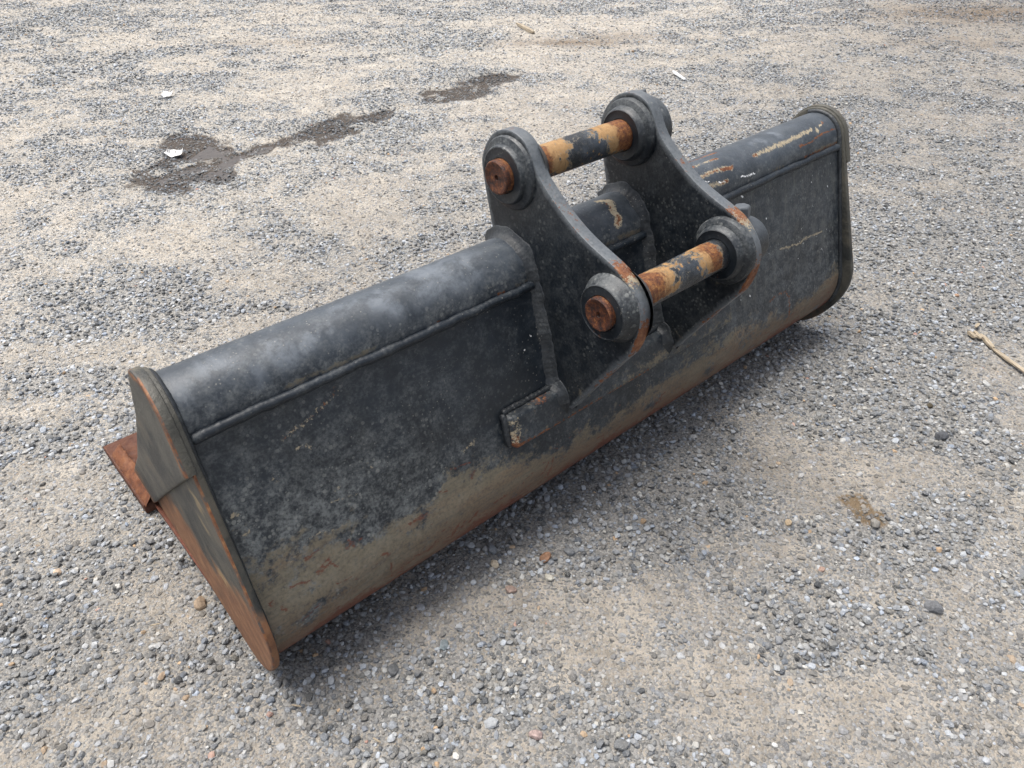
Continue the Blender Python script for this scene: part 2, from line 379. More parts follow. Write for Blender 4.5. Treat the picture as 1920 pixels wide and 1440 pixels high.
DENSE = [(1.33, 5.93, 0.24, 0.42), (1.36, 4.45, 0.24, 0.29), (1.98, 3.37, 0.28, 0.3), (1.17, 3.14, 0.25, 0.19), (0.54, 3.15, 0.18, 0.21), (0.41, 2.17, 0.33, 0.28), (0.77, 1.71, 0.16, 0.1), (1.02, 1.1, 0.18, 0.1), (3.83, 1.77, 0.46, 0.5), (3.57, 0.53, 0.39, 0.42), (2.46, -0.21, 0.19, 0.26), (-0.23, 0.3, 0.09, 0.08), (0.79, -0.21, 0.14, 0.05), (1.26, -0.75, 0.11, 0.07), (0.9, -0.71, 0.15, 0.08), (0.13, -0.27, 0.11, 0.03), (0.39, -0.52, 0.05, 0.03), (0.05, 0.37, 0.05, 0.05), (0.34, -0.38, 0.06, 0.04)]

def inpoly(x, y, poly):
    c = np.zeros(np.shape(x), bool); n = len(poly)
    for i in range(n):
        x1, y1 = poly[i]; x2, y2 = poly[i-1]
        if y1 == y2: continue
        k = ((y1 > y) != (y2 > y)) & (x < (x2-x1)*(y-y1)/(y2-y1)+x1); c ^= k
    return c
def polymask(x, y, poly, soft, wob=.05, wl=9):
    xx = x+(fbm(x*wl, y*wl, 31, 3)-.5)*2*wob; yy = y+(fbm(x*wl, y*wl, 57, 3)-.5)*2*wob
    d = capsule(xx, yy, poly+[poly[0]]); ins = inpoly(xx, yy, poly)
    sd_ = np.where(ins, d, -d)
    return sstep(-soft, soft, sd_)
def blobs(x, y, L):
    s = np.zeros(np.shape(x))
    for cx, cy, ru, rv in L:
        dx, dy = x-cx, y-cy; u = dx*RX+dy*RY; v = -dx*RY+dy*RX
        s += np.exp(-((u/ru)**2+(v/rv)**2)*.9)
    return s
def stream(x, y): return x*RX+y*RY, -x*RY+y*RX
def wetness(x, y):
    near = (x > .3) & (x < 3.4) & (y > 1.8) & (y < 3.2)
    out = np.zeros(np.shape(x))
    if near.any():
        xn, yn = x[near], y[near]
        out[near] = np.maximum(polymask(xn, yn, PUDDLE_A, .075, .09), polymask(xn, yn, PUDDLE_B, .065, .08))
    return out*sstep(.14, .50, fbm(x*9, y*11, 143, 4))
def stain(x, y):
    near = (np.abs(x-1.2) < .2) & (np.abs(y+.55) < .2); out = np.zeros(np.shape(x))
    if near.any(): out[near] = polymask(x[near], y[near], STAIN, .014, .02, 26)
    return out
def soil(x, y):
    s = np.zeros(np.shape(x))
    for cx, cy, ru, rv, k in SOIL:
        dx, dy = x-cx, y-cy; u = dx*RX+dy*RY; v = -dx*RY+dy*RX
        s = np.maximum(s, k*np.exp(-((u/ru)**2+(v/rv)**2)))
    return np.clip(s*(.45+1.1*fbm(x*5, y*5, 71, 4)), 0, 1)
def gravelness(x, y):
    """0 bare fines .. 1 thick loose gravel"""
    u, v = stream(x, y)
    g = fbm(u*1.5, v*2.4, 5, 4)
    g2 = fbm(u*6, v*8, 15, 3)
    k = (g-.5)*1.9+(g2-.5)*1.7+.56+(vnoise(u*22, v*22, 8)-.5)*.5
    k = k-.36*blobs(x, y, SANDY)+.32*blobs(x, y, DENSE)
    k = k+.55*np.exp(-((y+.085)/.065)**2)*sstep(-.02, .1, x)*sstep(1.85, 1.65, x)
    return np.clip(k, 0, 1)
def height(x, y):
    near = (np.abs(x-3) < 14) & (np.abs(y-3) < 14)
    h = np.zeros(np.shape(x))
    xn, yn = x[near], y[near]
    hh = (fbm(xn*1.6, yn*1.6, 91, 3)-.5)*.022+(fbm(xn*9, yn*9, 95, 3)-.5)*.010+(fbm(xn*30, yn*30, 99, 2)-.5)*.005
    under = sstep(.5, .05, np.maximum(np.maximum(-.25-yn, yn-.8), np.maximum(-.1-xn, xn-1.9)))
    hh = hh*(1-.65*under)-.006*under
    hh = hh-.016*wetness(xn, yn)
    h[near] = hh
    return h

def make_ground_mat():
    t = NT('gravel_fines'); P = t.pos()
    n1 = t.noise(P, 9, 6, .65); n2 = t.noise(P, 60, 5, .7); n3 = t.noise(P, 260, 3, .7)
    grain = t.voro(P, 240, 'F1', 'Color'); gd = t.voro(P, 240, 'F1')
    gsep = t.sep(grain)
    dry = t.attr('dry')
    fines = t.mix(t.ss(n2, .3, .7), t.mix(dry, (.165, .150, .128), (.26, .232, .195)), t.mix(dry, (.30, .274, .238), (.44, .398, .34)))
    fines = t.mix(t.math('MULTIPLY', t.ss(n1, .4, .65), .7), fines, t.mix(dry, (.34, .312, .27), (.52, .475, .41)))
    grit = t.mix(gsep[0], t.mix(dry, (.10, .102, .102), (.16, .16, .155)), t.mix(dry, (.26, .255, .245), (.40, .39, .365)))
    gm = t.ss(t.math('ADD', t.math('ADD', t.math('MULTIPLY', gsep[1], .55), t.math('MULTIPLY', n2, .4)), t.math('MULTIPLY', t.attr('gravel'), .34)), .50, .66)
    col = t.mix(gm, fines, grit)
    far = t.voro(P, 75, 'F1', 'Color'); fs = t.sep(far)
    col = t.mix(t.math('MULTIPLY', t.attr('wide'), t.ss(fs[1], .25, .35)), col, t.mix(fs[0], (.12, .13, .14), (.40, .40, .39)))
    col = t.mix(t.math('MULTIPLY', t.attr('soil'), .85), col, t.mix(n2, (.10, .07, .045), (.19, .14, .095)))
    wet = t.ss(t.math('ADD', t.attr('wet'), t.math('MULTIPLY', t.math('SUBTRACT', n2, .5), .5)), .35, .65)
    col = t.mix(wet, col, t.mix(n2, (.048, .041, .036), (.11, .094, .082)))
    stn = t.ss(t.math('ADD', t.attr('stain'), t.math('MULTIPLY', t.math('SUBTRACT', n3, .5), .7)), .3, .7)
    col = t.mix(t.math('MULTIPLY', stn, .8), col, (.14, .095, .05))
    rough = t.math('SUBTRACT', .95, t.math('MULTIPLY', wet, .15))
    nr = t.bump(t.math('ADD', t.math('MULTIPLY', n2, 1.2), t.math('SUBTRACT', t.math('MULTIPLY', n3, .5), t.math('MULTIPLY', gd, .5))), .8, .006)
    return t.fin(col, rough, nr, spec=.12)
M_GROUND = make_ground_mat()

def axis(lo, f0, f1, hi, fine, mid, far):
    a = [np.arange(f0, f1, fine), np.arange(f1, hi, mid), np.arange(lo, f0, mid)]
    g = []; s = mid; x = hi
    while x < far: g.append(x); s *= 1.35; x += s
    g2 = []; s = mid; x = lo
    while x > -far: g2.append(x); s *= 1.35; x -= s
    return np.unique(np.round(np.concatenate(a+[np.array(g), np.array(g2)]), 5))
gx = axis(-2.5, -.75, 3.2, 9.5, .016, .06, 400); gy = axis(-2.5, -1.3, 3.1, 9.5, .016, .06, 400)
GX, GY = np.meshgrid(gx, gy, indexing='ij'); fx_, fy_ = GX.ravel(), GY.ravel()
GZ = height(fx_, fy_)
ground = grid_mesh('ground', np.stack([fx_, fy_, GZ], 1), len(gx), len(gy), M_GROUND, None)
ground['kind'] = 'structure'; ground['label'] = 'flat yard of grey crushed gravel and pale sandy fines'
gme = ground.data
setattr_f(gme, 'gravel', gravelness(fx_, fy_)); setattr_f(gme, 'wet', wetness(fx_, fy_))
def dryness(x, y): return np.clip(.12+.88*sstep(.1, 2.6, y+.18*(1.2-x)+(fbm(x*1.3, y*1.3, 123, 3)-.5)*1.4), 0, 1)
setattr_f(gme, 'dry', dryness(fx_, fy_)); setattr_f(gme, 'stain', stain(fx_, fy_)); setattr_f(gme, 'soil', soil(fx_, fy_))
# beyond the area with loose stones the surface itself carries the stone pattern
FWX, FWY = math.sin(YAW), math.cos(YAW)
def fru(x, y):
    dx, dy = x-CAM.x, y-CAM.y; return dx*RX+dy*RY, dx*FWX+dy*FWY
def infield(x, y):
    a, b = fru(x, y)
    return (b > .05) & (b < 9.6) & (np.abs(a) < .92+.72*b)
setattr_f(gme, 'wide', (~infield(fx_, fy_)).astype(float))

# water standing in the wet hollow
def make_water():
    t = NT('muddy_water'); P = t.pos()
    n = t.noise(P, 30, 3); col = t.mix(n, (.06, .052, .047), (.10, .088, .08))
    return t.fin(col, .28, t.bump(t.noise(P, 45, 2), .25, .004), spec=.16)
M_WATER = make_water()
rng = np.random.default_rng(11)
def water_sheet(name, poly, z, label):
    bm = bmesh.new(); P = np.array(poly); c = P.mean(0); pts = []
    for i in range(len(P)):
        a, b = P[i-1], P[i]
        for k in range(5):
            q = a+(b-a)*k/5; pts.append(c+(q-c)*(1+.08*(vnoise(q[0]*20, q[1]*20, 3)-.5)*2))
    vs_ = [bm.verts.new((x, y, z+.0004*math.sin(9*x))) for x, y in pts]
    f = bm.faces.new(vs_); bmesh.ops.triangulate(bm, faces=[f])
    o = from_bm(name, bm, M_WATER, None, smooth=False); o['kind'] = 'structure'; o['label'] = label
    return o
WZ = float(np.percentile(height(np.linspace(.95, 1.25, 40), np.linspace(2.2, 2.5, 40)), 62))
water_sheet('puddle_water', [(.74, 2.3), (.78, 2.2), (.9, 2.2), (.99, 2.14), (1.14, 2.31), (1.28, 2.31), (1.42, 2.36), (1.36, 2.42), (1.2, 2.52), (1.12, 2.64), (1.0, 2.55), (.9, 2.48), (.8, 2.42)], WZ, 'shallow muddy puddle water on the gravel at the left')

# ------------------------------------------------------------------ gravel (uncountable: one object of scattered stones)
def make_stone_mat(name, inst):
    t = NT(name); P = t.n('ShaderNodeTexCoord').outputs['Object']; W = t.pos()
    tint = t.attr('tint', 'INSTANCER' if inst else 'OBJECT', 'Color') if inst else None
    n = t.noise(W, 150, 4, .65); n2 = t.noise(W, 520, 2, .6)
    col = t.mix(t.ss(n, .35, .7), t.mix(.28, tint, (.03, .03, .03)), tint)
    col = t.mix(t.math('MULTIPLY', t.ss(n2, .56, .68), .4), col, (.42, .42, .41))
    wet = t.attr('wetstone', 'INSTANCER')
    nz = t.sep(t.n('ShaderNodeNewGeometry').outputs['Normal'])[2]
    dusty = t.math('MULTIPLY', t.math('MULTIPLY', t.ss(t.noise(W, 25, 4), .42, .66), t.ss(nz, .2, .9)), t.math('SUBTRACT', .5, t.math('MULTIPLY', wet, .5)))
    col = t.mix(dusty, col, t.mix(.5, tint, (.36, .33, .285)))
    rough = t.math('SUBTRACT', .80, t.math('MULTIPLY', wet, .30))
    return t.fin(col, rough, t.bump(t.math('ADD', n, n2), .5, .002), spec=.24)
M_STONE = make_stone_mat('crushed_stone', True)

def scatter(n_per_m2, bmax, seed):
    r = np.random.default_rng(seed)
    # random points in the trapezoid the photograph looks at, with a margin at its sides
    A_ = (.92*2*bmax+.72*bmax*bmax); n = int(A_*n_per_m2)
    b = r.uniform(.05, bmax, n*2); w = .92+.72*b; keep = r.uniform(0, .92+.72*bmax, n*2) < w
    b = b[keep]; a = r.uniform(-1, 1, b.size)*(.92+.72*b)
    m = min(n, b.size); b, a = b[:m], a[:m]
    return CAM.x+a*RX+b*FWX, CAM.y+a*RY+b*FWY, b, r
def stones(n_per_m2, bmax, seed, smin, smax, skew, grit=False):
    x, y, b, r = scatter(n_per_m2, bmax, seed)
    g = gravelness(x, y); wt = wetness(x, y); so = soil(x, y); stn = stain(x, y)
    p = (.56+.44*sstep(.06, .60, g)) if not grit else (.45+.55*(1-g))
    p = p*(1-.08*wt)*(1-.5*so)
    k = r.uniform(0, 1, x.size) < p
    # nothing stands inside the closed bucket
    k &= ~((x > .07) & (x < 1.73) & (y > .02) & (y < .70))
    x, y, g, wt, so, stn, b = x[k], y[k], g[k], wt[k], so[k], stn[k], b[k]; n = x.size
    s = smin+(smax-smin)*r.uniform(0, 1, n)**skew
    big = r.uniform(0, 1, n) < (.012 if not grit else 0); s[big] *= 1.5
    sc = np.stack([s*r.uniform(.85, 1.3, n), s*r.uniform(.7, 1.05, n), s*r.uniform(.45, .8, n)], 1)*.5
    rot = np.stack([r.normal(0, .32, n), r.normal(0, .32, n), r.uniform(0, 6.283, n)], 1)
    sink = np.where(g > .55, r.uniform(-.3, .65, n), r.uniform(-.65, .35, n))
    z = height(x, y)+sc[:, 2]*sink+np.where((g > .7) & (r.uniform(0, 1, n) < .35), s*.25, 0)
    v = np.clip(r.lognormal(math.log(.215), .50, n), .045, .46)
    warm = r.normal(0, .045, n)
    dy_ = dryness(x, y); v = v*(.90+.34*dy_)
    c = np.stack([v*(.945+warm), v*(1.0+.3*warm), v*(1.06-warm)], 1)
    q = r.uniform(0, 1, n)
    tan = q < .006; c[tan] = np.array([.42, .30, .19])*r.uniform(.6, 1.2, (tan.sum(), 1))
    wht = (q > .992); c[wht] = np.array([.46, .455, .43])*r.uniform(.7, 1.15, (wht.sum(), 1))
    pnk = (q > .03) & (q < .0312); c[pnk] = np.array([.42, .25, .20])*r.uniform(.7, 1.1, (pnk.sum(), 1))
    em = (.5*(1-sstep(.25, .7, g))*r.uniform(.3, 1, n))[:, None]; fc_ = np.array([.26, .232, .195])+dy_[:, None]*np.array([.19, .17, .14]); c = c*(1-em)+em*fc_
    if grit: c = c*.5+.5*fc_
    c = c*(1-(.45+.35*r.uniform(0, 1, n)[:, None])*wt[:, None])*(1-.45*so[:, None])+so[:, None]*np.array([.06, .042, .028])*.6
    c = c*(1-.5*stn[:, None])+stn[:, None]*np.array([.05, .035, .018])
    return np.stack([x, y, z], 1), sc, rot, np.clip(c, .01, .8), wt, r.integers(0, 14, n)

def gravel_nodes():
    ng = bpy.data.node_groups.new('scatter_stones', 'GeometryNodeTree')
    ng.interface.new_socket('Geometry', in_out='INPUT', socket_type='NodeSocketGeometry')
    ng.interface.new_socket('Geometry', in_out='OUTPUT', socket_type='NodeSocketGeometry')
    N = ng.nodes.new; Lk = ng.links.new
    gi = N('NodeGroupInput'); go = N('NodeGroupOutput')
    join = N('GeometryNodeGeometryToInstance')
    outs = []
    for k in range(14):
        ico = N('GeometryNodeMeshIcoSphere'); ico.inputs['Radius'].default_value = 1.0; ico.inputs['Subdivisions'].default_value = 1 if k % 3 else 2
        rv = N('FunctionNodeRandomValue'); rv.data_type = 'FLOAT'
        rv.inputs[2].default_value = .60; rv.inputs[3].default_value = 1.22; rv.inputs['Seed'].default_value = 31+k*7
        ps = N('GeometryNodeInputPosition'); mul = N('ShaderNodeVectorMath'); mul.operation = 'SCALE'
        Lk(ps.outputs[0], mul.inputs[0]); Lk(rv.outputs[1], mul.inputs['Scale'])
        sp = N('GeometryNodeSetPosition'); Lk(ico.outputs['Mesh'], sp.inputs['Geometry']); Lk(mul.outputs[0], sp.inputs['Position'])
        ch = N('GeometryNodeConvexHull'); Lk(sp.outputs[0], ch.inputs[0])
        sm = N('GeometryNodeSetShadeSmooth'); Lk(ch.outputs[0], sm.inputs[0]); sm.inputs['Shade Smooth'].default_value = False
        mt = N('GeometryNodeSetMaterial'); mt.inputs['Material'].default_value = M_STONE; Lk(sm.outputs[0], mt.inputs[0])
        outs.append(mt.outputs[0])
    for o in reversed(outs): Lk(o, join.inputs[0])
    ip = N('GeometryNodeInstanceOnPoints'); Lk(gi.outputs[0], ip.inputs['Points']); Lk(join.outputs[0], ip.inputs['Instance'])
    ip.inputs['Pick Instance'].default_value = True
    def na(name, dt):
        a = N('GeometryNodeInputNamedAttribute'); a.data_type = dt; a.inputs['Name'].default_value = name; return a.outputs[0]
    Lk(na('variant', 'INT'), ip.inputs['Instance Index'])
    e2r = N('FunctionNodeEulerToRotation'); Lk(na('rot', 'FLOAT_VECTOR'), e2r.inputs[0]); Lk(e2r.outputs[0], ip.inputs['Rotation'])
    Lk(na('scl', 'FLOAT_VECTOR'), ip.inputs['Scale'])
    Lk(ip.outputs[0], go.inputs[0])
    return ng
NG = gravel_nodes()
def gravel_object(name, data, label):
    P, sc, rot, c, wt, var = data
    me = bpy.data.meshes.new(name); me.vertices.add(len(P)); me.vertices.foreach_set('co', P.ravel())
    for nm, arr, ty in (('scl', sc, 'FLOAT_VECTOR'), ('rot', rot, 'FLOAT_VECTOR')):
        a = me.attributes.new(nm, ty, 'POINT'); a.data.foreach_set('vector', np.asarray(arr, np.float32).ravel())
    a = me.attributes.new('tint', 'FLOAT_COLOR', 'POINT'); a.data.foreach_set('color', np.concatenate([c, np.ones((len(c), 1))], 1).astype(np.float32).ravel())
    a = me.attributes.new('variant', 'INT', 'POINT'); a.data.foreach_set('value', var.astype(np.int32))
    setattr_f(me, 'wetstone', wt)
    me.materials.append(M_STONE)
    o = bpy.data.objects.new(name, me); COL.objects.link(o)
    md = o.modifiers.new('stones', 'NODES'); md.node_group = NG
    o['kind'] = 'stuff'; o['label'] = label
    return o
near_g = stones(11500, 2.6, 101, .0052, .0155, 1.7)
def beyond(d, lo, hi):
    q = np.hypot(d[0][:, 0]-CAM.x, d[0][:, 1]-CAM.y); k = (q > lo) & (q <= hi); return tuple(v_[k] for v_ in d)
mid_g = beyond(stones(8600, 5.2, 202, .0060, .0145, 1.4), 2.6, 5.0)
far_g = beyond(stones(4000, 9.6, 404, .0090, .0180, 1.3), 5.0, 99)
near_g = beyond(near_g, 0, 2.6)
gravel_object('gravel', tuple(np.concatenate(q) for q in zip(near_g, mid_g, far_g)), 'loose crushed grey stones covering the yard')
gravel_object('fine_grit', stones(9000, 3.4, 303, .0022, .0062, 1.6, grit=True), 'fine grit and crumbs between the larger stones')

# ================================================================== BUCKET
L = 1.8
YT, ZT, RT = 0.024942, 0.536615, 0.064398     # top tube
RH = 0.173799                                  # heel radius of the side plates
RO = 0.080233
SHB, SHZ = 0.029735, -0.011246                 # side plates lean slightly
XU, XL = 0.031715, 0.041856
XE1, XE2, TE = 0.704682, 1.013692, 0.025       # ears
P1 = (0.022295, 0.723320); P2 = (-0.231138, 0.564016); RP = 0.0299

def tangent(c1, r1, c2, r2):
    d = np.subtract(c2, c1); D = np.hypot(*d); u = d/D; s = (r1-r2)/D; c = math.sqrt(1-s*s)
    n1 = s*u+c*np.array([-u[1], u[0]]); n2 = s*u-c*np.array([-u[1], u[0]])
    n = n1 if n1[0] < n2[0] else n2
    return np.add(c1, r1*n), np.add(c2, r2*n), n
def arc(c, r, a0, a1, n): return [(c[0]+r*math.cos(a), c[1]+r*math.sin(a)) for a in np.linspace(a0, a1, n)]

bucket = bpy.data.objects.new('excavator_bucket', None); COL.objects.link(bucket)
tag(bucket, 'worn black excavator grading bucket with two mounting ears, lying on the gravel', 'bucket')
bucket.empty_display_size = .2

# ---- back shell: straight back, rolled heel, floor
RS = RH-0.037159
p1, p2, nn = tangent((YT, ZT), RT, (0, RH), RS)
a0 = math.atan2(nn[1], nn[0]) % (2*math.pi); a1 = R(217)
prof = [tuple(p1+(p2-p1)*k/90) for k in range(0, 90)]; prof = [q for q in prof if q[1] < .5295]
prof += arc((0, RH), RS, a0, a1, 34)
q0 = prof[-1]; t0 = (math.sin(-a1)*-1, math.cos(a1)*-1)
b0 = np.array(q0); b1 = b0+np.array([.607, -.795])*.075; b2 = np.array([.02, .007]); b3 = np.array([.12, .006])
for k in range(1, 16):
    s_ = k/15; prof.append(tuple((1-s_)**3*b0+3*(1-s_)**2*s_*b1+3*(1-s_)*s_*s_*b2+s_**3*b3))
prof += [(.12+.36*k/6, .006) for k in range(1, 7)]
prof = np.array(prof)
nu = 620; xs = np.linspace(.047, L-.047, nu)
U = np.repeat(xs, len(prof)); PP = np.tile(prof, (nu, 1))
# the plate is not perfectly flat
dent = (fbm(U*3.2, PP[:, 1]*5, 61, 3)-.5)*.010*sstep(.0, .1, PP[:, 1]-.08)*sstep(0, .12, U-.05)*sstep(0, .12, 1.75-U)
V = np.stack([U, PP[:, 0]+dent*.94, PP[:, 1]+dent*.35], 1)
shell = grid_mesh('back_shell', V, nu, len(prof), M_PAINT, bucket)
sm_ = shell.modifiers.new('thickness', 'SOLIDIFY'); sm_.thickness = .010; sm_.offset = 1
Zs = PP[:, 1]; me = shell.data
MUDX = [(0, .39), (.06, .37), (.12, .335), (.18, .315), (.28, .285), (.36, .27), (.45, .285), (.52, .275), (.60, .245), (.75, .225), (.95, .225), (1.1, .24), (1.2, .262), (1.33, .25), (1.42, .245), (1.5, .24), (1.6, .205), (1.7, .235), (1.8, .27)]
ml = np.interp(U, *zip(*MUDX))+(fbm(U*9, Zs*0, 12, 3)-.5)*.05
mud = sstep(.06, -.09, Zs-ml+.01)*1.0
mud = np.maximum(mud, .62*np.exp(-((U-.04)/.05)**2)*sstep(.45, .2, Zs))
# bare dark holes in the mud
for (cx, cz, rx, rz) in [(.115, .165, .035, .02), (.14, .185, .02, .012), (.25, .255, .03, .02), (1.505, .20, .025, .03), (.30, .275, .02, .012)]:
    mud -= .55*np.exp(-(((U-cx)/rx)**2+((Zs-cz)/rz)**2))
mud = mud*(.86+.5*(fbm(U*16, Zs*26, 88, 4)-.5)*2)
setattr_f(me, 'mud', np.clip(mud, 0, 1.2)); setattr_f(me, 'warm', .85*sstep(.235, .10, Zs))
dust = np.clip(.80*sstep(.66, .1, U)*sstep(.50, .30, Zs)+.25*sstep(.55, .1, U)+.26*sstep(.9, 1.5, U)+.20*sstep(.42, .28, Zs), 0, 1)
dust *= (1-.75*np.exp(-((U-.62)/.14)**4)*sstep(.3, .36, Zs))
setattr_f(me, 'dust', dust); setattr_f(me, 'streak', sstep(.95, 1.25, U)*sstep(.2, .3, Zs)+.25*sstep(.5, .2, U))
def wob(u, v, a=.004, f=60): return u+(fbm(u*f, v*f, 21, 3)-.5)*a*2, v+(fbm(u*f, v*f, 44, 3)-.5)*a*2
Uw, Zw = wob(U, Zs)
def stroke(pts, w, k=1.0, uu=None, vv=None): return k*sstep(w*2.4, 0, capsule(Uw if uu is None else uu, Zw if vv is None else vv, pts))
rust = np.zeros(U.size)
for pts, w, k in [([(.174, .474), (.217, .482), (.253, .493), (.277, .502)], .0036, .42), ([(.271, .503), (.275, .511)], .004, .4),
                  ([(1.425, .237), (1.453, .245), (1.496, .239), (1.512, .22), (1.517, .192), (1.519, .144)], .004, .58)]:
    rust = np.maximum(rust, stroke(pts, w, k))
# orange film above and below the heel
rust = np.maximum(rust,   .50*sstep(.145, .09, Zs+(fbm(U*14, Zs*3, 19, 4)-.5)*.05))
setattr_f(me, 'rust', rust)
red = np.zeros(U.size)
REDS = [([(.157, .239), (.177, .247)], .006), ([(.219, .261), (.226, .247)], .004), ([(.212, .252), (.231, .256)], .003), ([(.239, .253), (.241, .256)], .005), ([(.475, .243), (.482, .254)], .004),
        ([(.405, .25), (.421, .246)], .003), ([(.414, .141), (.431, .164)], .005), ([(.425, .135), (.445, .158)], .004), ([(.28, .131), (.28, .174)], .0028), ([(.14, .274), (.165, .274)], .003), ([(.108, .241), (.137, .234)], .0035),
        ([(.44, .282), (.479, .276)], .003), ([(.176, .243), (.188, .228)], .003), ([(.069, .237), (.071, .233)], .005), ([(.085, .22), (.087, .21)], .004), ([(.331, .228), (.372, .225)], .0035), ([(.266, .203), (.28, .197)], .004),
        ([(.517, .162), (.546, .163)], .004), ([(.455, .15), (.475, .165)], .004), ([(.36, .14), (.375, .15)], .003), ([(.18, .12), (.21, .14)], .003), ([(.64, .16), (.66, .18)], .003), ([(.66, .13), (.672, .185)], .0028), ([(.98, .14), (1.02, .17)], .003), ([(1.08, .13), (1.10, .16)], .003), ([(.85, .13), (.88, .15)], .003)]
for pts, w in REDS: red = np.maximum(red, stroke(pts, w*1.0, .66))
r3 = np.random.default_rng(8)
for k in range(420):                       # short rubbing marks along the heel
    cx = r3.uniform(.08, 1.72); cz = .088+abs(r3.normal(0, .045)); ln = r3.uniform(.006, .045); sl = r3.normal(.15, .35)
    sel = (abs(U-cx) < .08) & (abs(Zs-cz) < .06)
    red[sel] = np.maximum(red[sel], stroke([(cx-ln/2, cz-ln*sl/2), (cx+ln/2, cz+ln*sl/2)], r3.uniform(.0010, .0026), r3.uniform(.45, .7), Uw[sel], Zw[sel]))
red = np.maximum(red, .80*sstep(.160, .090, Zs+(fbm(U*22, Zs*8, 29, 4)-.5)*.09))
setattr_f(me, 'red', red)
scr = np.zeros(U.size)
for pts, w, k in [([(.174, .474), (.217, .482), (.253, .493), (.277, .502)], .0046, .46), ([(1.48, .353), (1.562, .345), (1.62, .347), (1.665, .344)], .003, .7), ([(.111, .278), (.172, .303), (.225, .29)], .0018, .5), ([(.209, .34), (.257, .332)], .002, .55), ([(.225, .357), (.236, .36)], .003, .5), ([(.184, .448), (.20, .447), (.212, .441)], .003, .55), ([(.293, .372), (.297, .36)], .002, .5), ([(.067, .397), (.069, .396)], .004, .6), ([(.076, .364), (.078, .363)], .005, .6), ([(.14, .424), (.143, .422)], .006, .5), ([(1.235, .268), (1.262, .272)], .006, .55), ([(.47, .30), (.50, .31)], .004, .55)]:
    scr = np.maximum(scr, stroke(pts, w, k))
setattr_f(me, 'scrape', scr)
wht = np.zeros(U.size)
for pts, w in [([(1.335, .518), (1.345, .512)], .0018), ([(1.622, .479), (1.623, .478)], .0016), ([(1.512, .421), (1.513, .42)], .0016), ([(.672, .446), (.672, .445)], .002), ([(.652, .424), (.653, .423)], .002)]:
    wht = np.maximum(wht, stroke(pts, w, .9))
for k in range(46):
    cx = r3.uniform(1.15, 1.72); cz = r3.uniform(.27, .5); sel = (abs(U-cx) < .02) & (abs(Zs-cz) < .02)
    wht[sel] = np.maximum(wht[sel], stroke([(cx, cz), (cx+.001, cz-.006*r3.uniform(0, 1))], r3.uniform(.0012, .0022), .62, Uw[sel], Zw[sel]))
setattr_f(me, 'white', wht)

# ---- top tube
na = 132; nx = 620
xs = np.linspace(.046, L-.046, nx); an = np.linspace(0, 2*np.pi, na+1)
U = np.repeat(xs, na+1); An = np.tile(an, nx)
rr = RT*(1+(fbm(U*5, An*1.3, 77, 3)-.5)*.02)
V = np.stack([U, YT+rr*np.cos(An), ZT+rr*np.sin(An)], 1)
tube = grid_mesh('top_tube', V, nx, na+1, M_TUBE, bucket)
me = tube.data; D = np.degrees(An); S_ = D/180*np.pi*RT           # arc length in metres
Uw, Sw = wob(U, S_, .0035, 70)
def ts(pts, w, k=1.0): return k*sstep(w*2.2, w*.1, capsule(Uw, Sw, [(x, math.radians(d)*RT) for x, d in pts]))
scr = np.zeros(U.size); rust = np.zeros(U.size); wht = np.zeros(U.size); pale = np.zeros(U.size)
for pts, w, k in [([(1.411, 128.8), (1.522, 128.1), (1.60, 127), (1.654, 123.1)], .0056, .72), ([(1.212, 98.2), (1.267, 101.3), (1.304, 103.4)], .0036, .62), ([(1.205, 128.9), (1.276, 126.4), (1.324, 133.8)], .0058, .66),
                  ([(1.211, 149.4), (1.292, 155.9)], .005, .7), ([(1.709, 118.4), (1.69, 124)], .003, .7), ([(1.672, 132.9), (1.674, 131)], .0055, .85), ([(.94, 91.7), (.958, 102.5), (.942, 121.6), (.949, 136.6), (.937, 147.8)], .0075, .8)]:
    scr = np.maximum(scr, ts(pts, w, k))
for pts, w, k in [([(1.586, 149.8), (1.62, 151.1), (1.672, 143.1), (1.747, 144.0)], .0022, .8), ([(1.586, 149.8), (1.587, 149.8)], .0055, .75), ([(1.709, 118.4), (1.711, 118)], .005, .8), ([(1.28, 102), (1.304, 103.4)], .0035, .75),
                  ([(1.21, 128.9), (1.276, 126.4)], .0035, .62), ([(1.29, 129), (1.324, 133.8)], .0045, .8), ([(1.265, 154), (1.292, 155.9)], .0035, .7), ([(1.23, 160.4), (1.231, 162)], .009, .85), ([(1.226, 76.2), (1.331, 83.1)], .0025, .8),
                  ([(1.411, 128.8), (1.42, 129)], .006, .62), ([(.945, 108), (.943, 118)], .004, .7), ([(.948, 136), (.939, 147)], .005, .7), ([(1.212, 98.2), (1.225, 98.6)], .004, .7)]:
    rust = np.maximum(rust, ts(pts, w, k))
